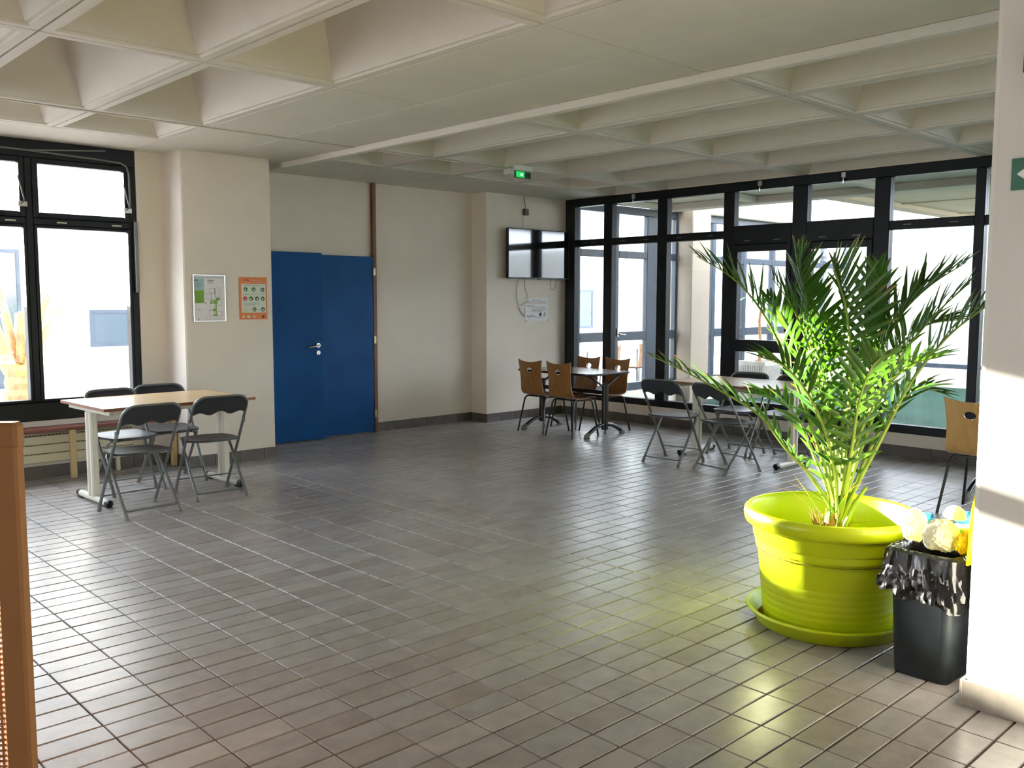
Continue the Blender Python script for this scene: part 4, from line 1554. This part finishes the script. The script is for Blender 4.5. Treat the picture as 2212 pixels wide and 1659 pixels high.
# emergency exit light and its junction box under the ceiling
EX = tag(empty('exit_light', (6.385, 6.60, ZC)), 'small glowing green emergency exit light under the ceiling', 'exit light')
MB().box((-0.12, -0.02, -0.055), (0.12, 0.02, 0.0), M_WHITEP, 0.006).build('housing', EX)
g = MB()
g.box((-0.11, -0.006, -0.125), (0.11, 0.006, -0.055), M_SIGNG, 0.002)
g.build('plate', EX)
MB().box((-0.095, -0.0085, -0.118), (0.02, 0.0085, -0.062), M_LEDG, 0.002).build('lit_panel', EX)
MB().box((-0.035, -0.0105, -0.103), (-0.008, 0.0105, -0.082), M_LEDC, 0.002).build('lamp', EX)
g = MB()
g.box((0.030, -0.0070, -0.112), (0.062, 0.0070, -0.078), M_PRINTK)
g.box((0.070, -0.0070, -0.112), (0.100, 0.0070, -0.070), M_PRINTK)
g.build('pictogram', EX)
JB = tag(MB().box((6.40, 6.80, ZC - 0.06), (6.56, 6.90, ZC), M_WHITEP, 0.008).build('ceiling_box'), 'white junction box on the ceiling beside the exit light', 'junction box')

# green exit sign on the white column and dark wall box above
SG = tag(empty('exit_sign', (3.58, 1.028, 1.995)), 'green exit sign with white arrow on the white column', 'sign')
MB().box((-0.006, -0.15, -0.056), (-0.0005, 0.15, 0.056), M_SIGNG, 0.001).build('plate', SG)
pr = MB()
X3 = -0.0066
pr.add([(X3, 0.132, 0), (X3, 0.072, -0.044), (X3, 0.072, -0.016), (X3, 0.0, -0.016), (X3, 0.0, 0.016), (X3, 0.072, 0.016), (X3, 0.072, 0.044)], [(0, 1, 2, 3, 4, 5, 6)], M_WHITEP)
pr.quad((X3, -0.03, -0.045), (X3, -0.13, -0.045), (X3, -0.13, 0.045), (X3, -0.03, 0.045), M_WHITEP)
pr.build('arrow', SG)
g = MB()
o8 = [(0.10 * math.cos(R_(22.5 + 45 * q)), 0.10 * math.sin(R_(22.5 + 45 * q))) for q in range(8)]
vv = [(-0.001, p[0], p[1]) for p in o8] + [(-0.05, p[0] * .92, p[1] * .92) for p in o8]
g.add(vv, [tuple(range(8, 16))] + [(q, (q + 1) % 8, 8 + (q + 1) % 8, 8 + q) for q in range(8)], M_SIREN)
tag(g.build('alarm_box', None, loc=(3.58, 1.058, 2.375)), 'dark octagonal alarm box high on the white column', 'alarm')

# ------------------------------------------------------------------ pot, saucer, bin
PX, PY = 4.035, 2.047
SAU = tag(empty('plant_saucer', (PX, PY, 0)), 'lime green round saucer under the big planter', 'saucer')
g = MB()
g.lathe([(0.0, 0.004), (0.318, 0.0), (0.330, 0.006), (0.366, 0.060), (0.378, 0.068), (0.383, 0.076), (0.380, 0.083), (0.371, 0.084), (0.362, 0.076), (0.335, 0.022), (0.325, 0.014), (0.0, 0.012)], M_LIME, 72)
g.build('dish', SAU, smooth=True)
g = MB()
g.lathe([(0.0, 0.0165), (0.328, 0.0165)], mat('saucer_dirt', (0.20, 0.10, 0.02), 0.9, 0.1, var=0.4, vscale=25), 48)
tag(g.build('dirt', SAU), kind='stuff')
POT = tag(empty('plant_pot', (PX, PY, 0.018)), 'large glossy lime green plastic planter', 'planter')
g = MB()
prof = [(0.0, 0.0), (0.292, 0.0), (0.300, 0.006)]
for k in range(1, 7):
    z = 0.03 + k * 0.032
    prof += [(0.300 + 0.040 * z / 0.40 - 0.0, z - 0.004), (0.300 + 0.040 * z / 0.40 - 0.0009, z), (0.300 + 0.040 * z / 0.40, z + 0.004)]
prof += [(0.338, 0.375), (0.341, 0.388), (0.352, 0.394), (0.356, 0.404), (0.362, 0.455), (0.366, 0.464), (0.384, 0.468), (0.394, 0.474), (0.400, 0.488), (0.4035, 0.512), (0.400, 0.530), (0.390, 0.541), (0.378, 0.543), (0.368, 0.536), (0.363, 0.520), (0.352, 0.42), (0.345, 0.36)]
g.lathe(prof, M_LIME, 96)
g.build('body', POT, smooth=True)
g = MB()
n = 40
vv = [(0, 0, 0.352)]
ff = []
for j in range(1, 9):
    for k in range(n):
        a_ = 2 * PI * k / n
        r_ = 0.345 * j / 8
        vv.append((r_ * math.cos(a_), r_ * math.sin(a_), 0.345 + 0.010 * math.sin(3 * a_ + j) * (j < 8) ))
for k in range(n):
    ff.append((0, 1 + k, 1 + (k + 1) % n))
for j in range(7):
    for k in range(n):
        ff.append((1 + j * n + k, 1 + (j + 1) * n + k, 1 + (j + 1) * n + (k + 1) % n, 1 + j * n + (k + 1) % n))
g.add(vv, ff, M_SOIL)
tag(g.build('soil', POT, smooth=True), kind='stuff')


def rrect(hx, hy, r, n=6):
    out = []
    for (cx, cy_, a0) in ((hx - r, hy - r, 0), (-hx + r, hy - r, 90), (-hx + r, -hy + r, 180), (hx - r, -hy + r, 270)):
        for k in range(n):
            a_ = R_(a0 + 90 * k / (n - 1))
            out.append((cx + r * math.cos(a_), cy_ + r * math.sin(a_)))
    return out


BX, BY = 3.835, 1.470
BIN = tag(empty('waste_bin', (BX, BY, 0)), 'dark grey plastic waste bin with a yellow lid beside the white column', 'bin')
g = MB()
secs = [(.138, .108, .03, 0.0), (.146, .116, .045, 0.012), (.166, .134, .05, 0.43), (.168, .136, .05, 0.435), (.170, .138, .05, 0.505), (.172, .140, .05, 0.515), (.166, .134, .046, 0.517), (.160, .128, .045, 0.45), (.140, .110, .04, 0.05)]
vv, ff = [], []
n = 24
for (hx, hy, r_, z) in secs:
    vv += [(x, y, z) for x, y in rrect(hx, hy, r_)]
for i in range(len(secs) - 1):
    for k in range(n):
        ff.append((i * n + k, i * n + (k + 1) % n, (i + 1) * n + (k + 1) % n, (i + 1) * n + k))
ff.append(tuple(range(n))[::-1])
ff.append(tuple((len(secs) - 1) * n + k for k in range(n)))
g.add(vv, ff, M_BIN)
g.build('body', BIN, smooth=True)
# raised seam running obliquely over the side that faces us
g = MB()
for k in range(12):
    t0, t1 = k / 12, (k + 1) / 12
    f0 = lambda t: (-0.163 - 0.0015, 0.10 - 0.185 * t, 0.315 + 0.075 * t)
    g.tube([f0(t0), f0(t1)], 0.0022, M_BLACKP, 5, caps=False)
g.build('seam', BIN)
# yellow lid, open, leaning on the column
g = MB()


def lid(u, v):
    s, t = u * 2 - 1, v
    hw = 0.160 * math.sqrt(max(0.0, 1 - max(0, (t - .55) / .45) ** 2.6 * .72))
    return ((s * hw, -0.172 - 0.018 * t + 0.024 * (1 - s ** 4) * math.sin(PI * min(1, t * .95)), 0.515 + 0.335 * t), (0, 1, 0.1))


grid_panel(g, lid, 16, 16, 0.008, M_YEL)
tag(g.build('lid', BIN, smooth=True), 'yellow lid standing open')
# black liner folded over the rim
g = MB()
from mathutils import noise as mnoise
NP = 150
base = []
_b = rrect(.172, .140, .05, 24)
_per = [0.0]
for k in range(len(_b)):
    _per.append(_per[-1] + (Vector(_b[(k + 1) % len(_b)]) - Vector(_b[k])).length)
for q in range(NP):
    s_ = q / NP * _per[-1]
    k = max(i for i in range(len(_b)) if _per[i] <= s_)
    t_ = (s_ - _per[k]) / max(1e-9, _per[k + 1] - _per[k])
    base.append(tuple(Vector(_b[k]).lerp(Vector(_b[(k + 1) % len(_b)]), t_)))
vv, ff = [], []
rows = [(-0.034, -0.11), (-0.028, -0.05), (-0.022, 0.002), (-0.013, 0.013), (0.000, 0.015), (0.011, 0.004)] + [(0.011 + 0.0022 * k, -0.024 - 0.0135 * k) for k in range(1, 9)]
for j, (off, dz) in enumerate(rows):
    for k in range(NP):
        x, y = base[k]
        a_ = 2 * PI * k / NP
        l_ = math.hypot(x, y)
        q = Vector((math.cos(a_) * 2.2, math.sin(a_) * 2.2, j * 0.22))
        amp = 0.004 + 0.0026 * max(0, j - 2)
        fold_ = amp * (1.1 * abs(mnoise.noise(q * 1.5)) + 1.2 * abs(mnoise.noise(q * 3.3 + Vector((5, 1, 2)))) + .7 * abs(mnoise.noise(q * 7 + Vector((1, 7, 3)))))
        if j < 5:
            fold_ = 0
        drop = 0.0
        if j >= 6:
            w_ = 1.0 + 1.1 * mnoise.noise(Vector((math.cos(a_) * 1.1, math.sin(a_) * 1.1, 4.0))) + .5 * mnoise.noise(Vector((math.cos(a_) * 4, math.sin(a_) * 4, 9.0)))
            # hangs lowest over the corner towards the pier side
            w_ += .55 * math.cos(a_ - R_(225))
            drop = -(j - 5) * 0.0050 * w_
        s_ = (l_ + off + fold_ * (1 if j >= 2 else 0)) / l_
        vv.append((x * s_, y * s_, 0.518 + dz + drop + (0.005 * abs(mnoise.noise(q * 4)) if j >= 2 else 0)))
for j in range(len(rows) - 1):
    for k in range(NP):
        ff.append((j * NP + k, j * NP + (k + 1) % NP, (j + 1) * NP + (k + 1) % NP, (j + 1) * NP + k))
g.add(vv, ff, M_LINER)
tag(g.build('bin_liner', None, smooth=True, loc=(BX, BY, 0)), 'shiny black bag lining the bin, folded over its rim', 'bin bag')


def lump(name, c_, r_, m_, label, cat, group, seed, rough=0.30, n1=44, n2=28):
    from mathutils import noise
    mb_ = MB()
    vv, ff = [], []
    off = Vector((seed * 3.1, seed * 1.7, seed * 0.9))
    for j in range(n2 + 1):
        th = PI * j / n2
        for i in range(n1):
            a_ = 2 * PI * i / n1
            d = Vector((math.sin(th) * math.cos(a_), math.sin(th) * math.sin(a_), math.cos(th)))
            big = noise.noise(d * 1.3 + off)
            rid = abs(noise.noise(d * 2.6 + off * 1.7)) + .55 * abs(noise.noise(d * 5.5 - off)) + .3 * abs(noise.noise(d * 11 + off))
            s_ = 1 + rough * (big * .9 + .35 - rid * 1.1)
            vv.append((d.x * r_[0] * s_, d.y * r_[1] * s_, d.z * r_[2] * s_))
    for j in range(n2):
        for i in range(n1):
            ff.append((j * n1 + i, (j + 1) * n1 + i, (j + 1) * n1 + (i + 1) % n1, j * n1 + (i + 1) % n1))
    mb_.add(vv, ff, m_)
    return tag(mb_.build(name, None, smooth=True, loc=c_), label, cat, group)


GT = 'rubbish heaped in the bin'
lump('plastic_bag', (3.806, 1.562, 0.604), (0.058, 0.043, 0.072), M_BAGW, 'crumpled white plastic bag at the left of the full bin, nearest the planter', 'bag', GT, 11)
lump('plastic_bag', (3.797, 1.446, 0.586), (0.076, 0.062, 0.064), M_BAGW, 'big crumpled white plastic bag in the middle of the full bin', 'bag', GT, 12)
lump('yellow_bag', (3.785, 1.355, 0.578), (0.050, 0.028, 0.048), M_YBAG, 'crumpled yellow plastic bag in the bin next to the yellow lid', 'bag', GT, 13)
cup = MB()
cup.lathe([(0.0, 0.045), (0.020, 0.043), (0.036, 0.030), (0.043, 0.010), (0.044, 0.0), (0.040, 0.0), (0.0, 0.036)], M_WHITEP, 28)
tag(cup.build('plastic_dome_lid', None, smooth=True, loc=(3.905, 1.438, 0.648), rot=(0.15, -0.1, 0)), 'white dome shaped cup lid on top of the rubbish', 'lid', GT)
CT = tag(empty('drink_carton', (3.915, 1.400, 0.578), 0.5), 'white drink carton with a teal patch on the rubbish', 'carton', GT)
MB().box((-0.045, -0.032, -0.035), (0.045, 0.032, 0.035), M_WHITEP, 0.003).build('body', CT)
MB().box((-0.0456, -0.010, -0.020), (-0.0446, 0.028, 0.028), M_TEAL).build('print', CT)


def bottle(loc, rot, label, mcap):
    root = empty('water_bottle', loc)
    root.rotation_euler = rot
    tag(root, label, 'bottle', GT)
    b = MB()
    b.lathe([(0.0, -0.07), (0.026, -0.068), (0.028, -0.06), (0.0275, 0.03), (0.022, 0.05), (0.012, 0.065), (0.011, 0.075), (0.0, 0.075)], M_CLEAR, 20)
    b.build('body', root, smooth=True)
    b = MB()
    b.lathe([(0.0285, -0.035), (0.0287, -0.034), (0.0287, 0.012), (0.0285, 0.013)], M_BLUEP, 20)
    b.build('label_band', root, smooth=True)
    b = MB()
    b.lathe([(0.0, 0.092), (0.0135, 0.092), (0.014, 0.074), (0.0, 0.074)], mcap, 14)
    b.build('cap', root, smooth=True)


bottle((3.905, 1.565, 0.615), (R_(-90), 0, R_(8)), 'clear plastic bottle with blue label between the white bags', M_WHITEP)
bottle((3.990, 1.420, 0.632), (R_(86), 0, R_(-6)), 'clear plastic bottle with blue label beside the yellow lid', M_BLUEP)

# ------------------------------------------------------------------ palm
PALM = tag(empty('potted_palm', (PX, PY, 0.378)), 'bushy green date palm with many fronds in the lime planter', 'plant')
PO_ = Vector((PX, PY, 0.378))
FR = {
    'a': [(4.047, 2.024, 0.53), (3.984, 2.104, 0.865), (3.903, 2.197, 1.194), (3.814, 2.305, 1.477), (3.716, 2.411, 1.644), (3.604, 2.543, 1.752)],
    'b': [(4.042, 2.033, 0.515), (3.954, 2.118, 0.716), (3.868, 2.199, 0.845), (3.776, 2.292, 1.005), (3.664, 2.425, 1.114), (3.551, 2.558, 1.207), (3.444, 2.682, 1.282)],
    'c': [(4.064, 2.033, 0.541), (4.102, 2.091, 0.877), (4.13, 2.17, 1.206), (4.135, 2.248, 1.452), (4.13, 2.302, 1.656), (4.116, 2.329, 1.815)],
    'd': [(4.032, 2.008, 0.55), (3.99, 1.959, 1.011), (3.953, 1.943, 1.313), (3.923, 1.958, 1.522), (3.914, 1.998, 1.647), (3.929, 2.036, 1.732)],
    'e': [(4.071, 2.02, 0.542), (4.125, 1.98, 0.887), (4.185, 1.927, 1.239), (4.242, 1.86, 1.457), (4.318, 1.755, 1.608), (4.407, 1.623, 1.722)],
    'f': [(4.058, 2.002, 0.541), (4.108, 1.86, 0.892), (4.142, 1.747, 1.167), (4.185, 1.62, 1.37), (4.218, 1.51, 1.484), (4.238, 1.425, 1.549)],
    'g': [(4.081, 2.023, 0.54), (4.231, 1.993, 0.987), (4.37, 1.939, 1.275), (4.507, 1.846, 1.42), (4.646, 1.726, 1.454)],
    'h': [(4.071, 2.042, 0.538), (4.113, 2.158, 0.913), (4.143, 2.276, 1.222), (4.161, 2.395, 1.437), (4.17, 2.51, 1.566)],
    'i': [(4.021, 2.009, 0.541), (3.9, 2.003, 0.886), (3.773, 2.034, 1.107), (3.654, 2.09, 1.246), (3.533, 2.152, 1.299)],
    'j': [(4.027, 1.996, 0.542), (3.972, 1.906, 0.89), (3.922, 1.784, 1.137), (3.882, 1.641, 1.269), (3.863, 1.502, 1.316)],
    'k': [(4.087, 2.033, 0.537), (4.178, 2.075, 0.984), (4.263, 2.04, 1.319), (4.335, 2.009, 1.543), (4.368, 2.009, 1.723)],
    'l': [(4.085, 2.037, 0.537), (4.212, 2.139, 0.975), (4.301, 2.23, 1.264), (4.363, 2.329, 1.495), (4.41, 2.412, 1.639)],
    'm': [(4.024, 2.003, 0.542), (3.926, 1.908, 0.852), (3.811, 1.825, 1.101), (3.721, 1.737, 1.252), (3.65, 1.657, 1.318)],
    'n': [(4.045, 2.028, 0.538), (4.068, 2.158, 0.782), (4.088, 2.274, 0.973), (4.097, 2.41, 1.053), (4.102, 2.534, 1.067)],
    'o': [(4.074, 2.015, 0.536), (4.199, 1.945, 0.838), (4.315, 1.893, 1.034), (4.429, 1.823, 1.121), (4.527, 1.741, 1.098)],
    'p': [(4.071, 2.02, 0.542), (4.084, 1.906, 0.943), (4.105, 1.798, 1.25), (4.139, 1.666, 1.462), (4.188, 1.525, 1.625)] ,
    'q': [(4.07, 2.022, 0.542), (4.174, 1.994, 0.947), (4.256, 1.943, 1.279), (4.353, 1.863, 1.522), (4.441, 1.733, 1.674)] ,
    'r': [(4.046, 2.024, 0.545), (4.037, 2.087, 0.928), (4.013, 2.157, 1.257), (3.962, 2.234, 1.499), (3.898, 2.317, 1.652)] ,
}
# per frond: leaflets per side, first t, longest leaflet, dryness, how far leaflets stay folded upward
FP = {'a': (25, .40, .25, .0, .55), 'b': (25, .30, .20, .55, .5), 'c': (26, .42, .24, .35, .8), 'd': (26, .40, .25, .3, .8), 'e': (28, .38, .25, .05, .5),
      'f': (26, .36, .24, .1, .4), 'g': (24, .36, .23, .05, .4), 'h': (24, .36, .23, .05, .5), 'i': (22, .32, .21, .05, .4), 'j': (22, .32, .22, .05, .4),
      'k': (24, .38, .23, .1, .6), 'l': (22, .38, .22, .1, .5), 'm': (20, .34, .21, .0, .4), 'n': (20, .30, .19, .15, .4), 'o': (20, .30, .20, .15, .4), 'p': (24, .36, .24, .05, .4), 'q': (24, .38, .24, .1, .5), 'r': (24, .38, .24, .1, .6)}
rl = random.Random(21)
LEAVES = []


def leaflet(p, d, nrm, L_, w, dry, droop):
    """A folded blade: 3 verts per section; returns verts, faces, tip values."""
    vv, ff, tp = [], [], []
    side = d.cross(nrm).normalized()
    up_ = side.cross(d).normalized()
    secs = ((0.0, .35), (.18, .85), (.42, 1.0), (.68, .72), (.87, .38), (1.0, .02))
    for (t, ww) in secs:
        c_ = p + d * (L_ * t) - Vector((0, 0, 1)) * (droop * L_ * t * t)
        for s in (-1, 0, 1):
            vv.append(c_ + side * (s * w * ww) + up_ * (abs(s) * w * ww * .45))
            tp.append(min(1.0, max(0.0, (t - (1 - dry)) * 4)) if dry > 0 else 0.0)
    for i in range(len(secs) - 1):
        b = i * 3
        ff.append((b, b + 1, b + 4, b + 3))
        ff.append((b + 1, b + 2, b + 5, b + 4))
    return vv, ff, tp


for key, cp in FR.items():
    npr, t0, Lm, dryf, fold_ = FP[key]
    npr, Lm = int(npr * 0.78), Lm * 1.12
    pts = bez([Vector((PX + rl.uniform(-.02, .02), PY + rl.uniform(-.02, .02), 0.40))] + [Vector(c_) for c_ in cp], 46)
    tang = [(pts[min(i + 1, 45)] - pts[max(i - 1, 0)]).normalized() for i in range(46)]
    g = MB()
    g.tube([p - PO_ for p in pts], [0.0125 - 0.0105 * i / 45 for i in range(46)], M_PETIOLE, 7)
    fo = g.build('frond', PALM, smooth=True)
    out_ = (Vector(cp[-1]) - Vector(cp[0]))
    out_.z = 0
    out_ = out_.normalized()
    for k in range(npr):
        t = t0 + (1 - t0) * (k + .5) / npr
        i = min(44, int(t * 45))
        p = pts[i].lerp(pts[i + 1], t * 45 - i)
        T = tang[i]
        # adaxial side of the frond looks up and back to the crown
        N_ = (Vector((0, 0, 1)) * 1.0 - out_ * 0.9)
        N_ = (N_ - T * N_.dot(T))
        N_ = N_.normalized() if N_.length > .05 else Vector((1, 0, 0))
        S_ = T.cross(N_).normalized()
        u = (t - t0) / (1 - t0)
        prof_ = (0.45 + 0.55 * math.sin(PI * min(1, u * .75 + .22))) * (1 - .38 * max(0, u - .72) / .28)
        for s in (-1, 1):
            ang = R_(62 - 38 * u + rl.uniform(-7, 7))
            d = (T * math.cos(ang) + S_ * (s * math.sin(ang)) + N_ * (fold_ * .55 + rl.uniform(-.15, .2))).normalized()
            L_ = Lm * prof_ * rl.uniform(.82, 1.12)
            if u < .18:
                L_ *= .75
            dry = 0.0
            if rl.random() < dryf * 1.2 + .1:
                dry = rl.uniform(.08, .22) + dryf * (.35 * rl.random() + (.25 if u > .75 else 0))
            w = rl.uniform(.0092, .0122) * (.75 + .5 * prof_)
            vv, ff, tp = leaflet(p - PO_, d, N_, L_, w, dry, rl.uniform(.02, .16))
            LEAVES.append((L_ * w, fo, vv, ff, tp))
LEAVES.sort(key=lambda a_: -a_[0])


def leaf_obj(name, parent, vv, ff, tp):
    me = bpy.data.meshes.new(name)
    me.from_pydata([tuple(v) for v in vv], [], ff)
    me.materials.append(M_LEAF)
    at_ = me.attributes.new('tip', 'FLOAT', 'POINT')
    at_.data.foreach_set('value', tp)
    me.polygons.foreach_set('use_smooth', [True] * len(ff))
    o = bpy.data.objects.new(name, me)
    COL.objects.link(o)
    o.parent = parent
    return o


for a_ in LEAVES[:300]:
    leaf_obj('leaflet', a_[1], a_[2], a_[3], a_[4])
V2, F2, T2 = [], [], []
for a_ in LEAVES[300:]:
    b = len(V2)
    V2 += a_[2]
    F2 += [tuple(x + b for x in f) for f in a_[3]]
    T2 += a_[4]
tag(leaf_obj('leaflets', PALM, V2, F2, T2), kind='stuff')
# fibrous crown base, cut stub, stray dry blades
g = MB()
g.lathe([(0.0, 0.0), (0.046, 0.0), (0.050, 0.03), (0.042, 0.08), (0.030, 0.13), (0.014, 0.165), (0.0, 0.17)], M_FIBRE, 14)
g.build('crown_base', PALM, smooth=True)
g = MB()
for q in range(46):
    a_ = rl.uniform(0, 6.28)
    p0 = Vector((0.055 * math.cos(a_), 0.055 * math.sin(a_), rl.uniform(0, .08)))
    p2 = p0 + Vector((math.cos(a_) * rl.uniform(.01, .05), math.sin(a_) * rl.uniform(.01, .05), rl.uniform(.06, .16)))
    g.tube([p0, (p0 + p2) / 2 + Vector((rl.uniform(-.01, .01), rl.uniform(-.01, .01), 0.01)), p2], [0.0035, 0.0025, 0.0012], M_FIBRE, 4)
tag(g.build('fibres', PALM), kind='stuff')
g = MB()
g.tube([Vector((4.02, 1.985, 0.45)) - PO_, Vector((4.035, 1.935, 0.600)) - PO_, Vector((4.048, 1.886, 0.685)) - PO_], [0.013, 0.010, 0.008], M_PETIOLE, 8)
tag(g.build('cut_stub', PALM, smooth=True), 'cut green frond stub')
for q in range(16):
    a_ = rl.uniform(0, 6.28)
    p = Vector((0.03 * math.cos(a_), 0.03 * math.sin(a_), rl.uniform(.1, .35)))
    d = Vector((math.cos(a_) * .8, math.sin(a_) * .8, rl.uniform(.2, 1.4))).normalized()
    vv, ff, tp = leaflet(p, d, Vector((0, 0, 1)) - d * d.z, rl.uniform(.18, .34), .0035, .55, rl.uniform(.0, .3))
    leaf_obj('stray_blade', PALM, vv, ff, tp)
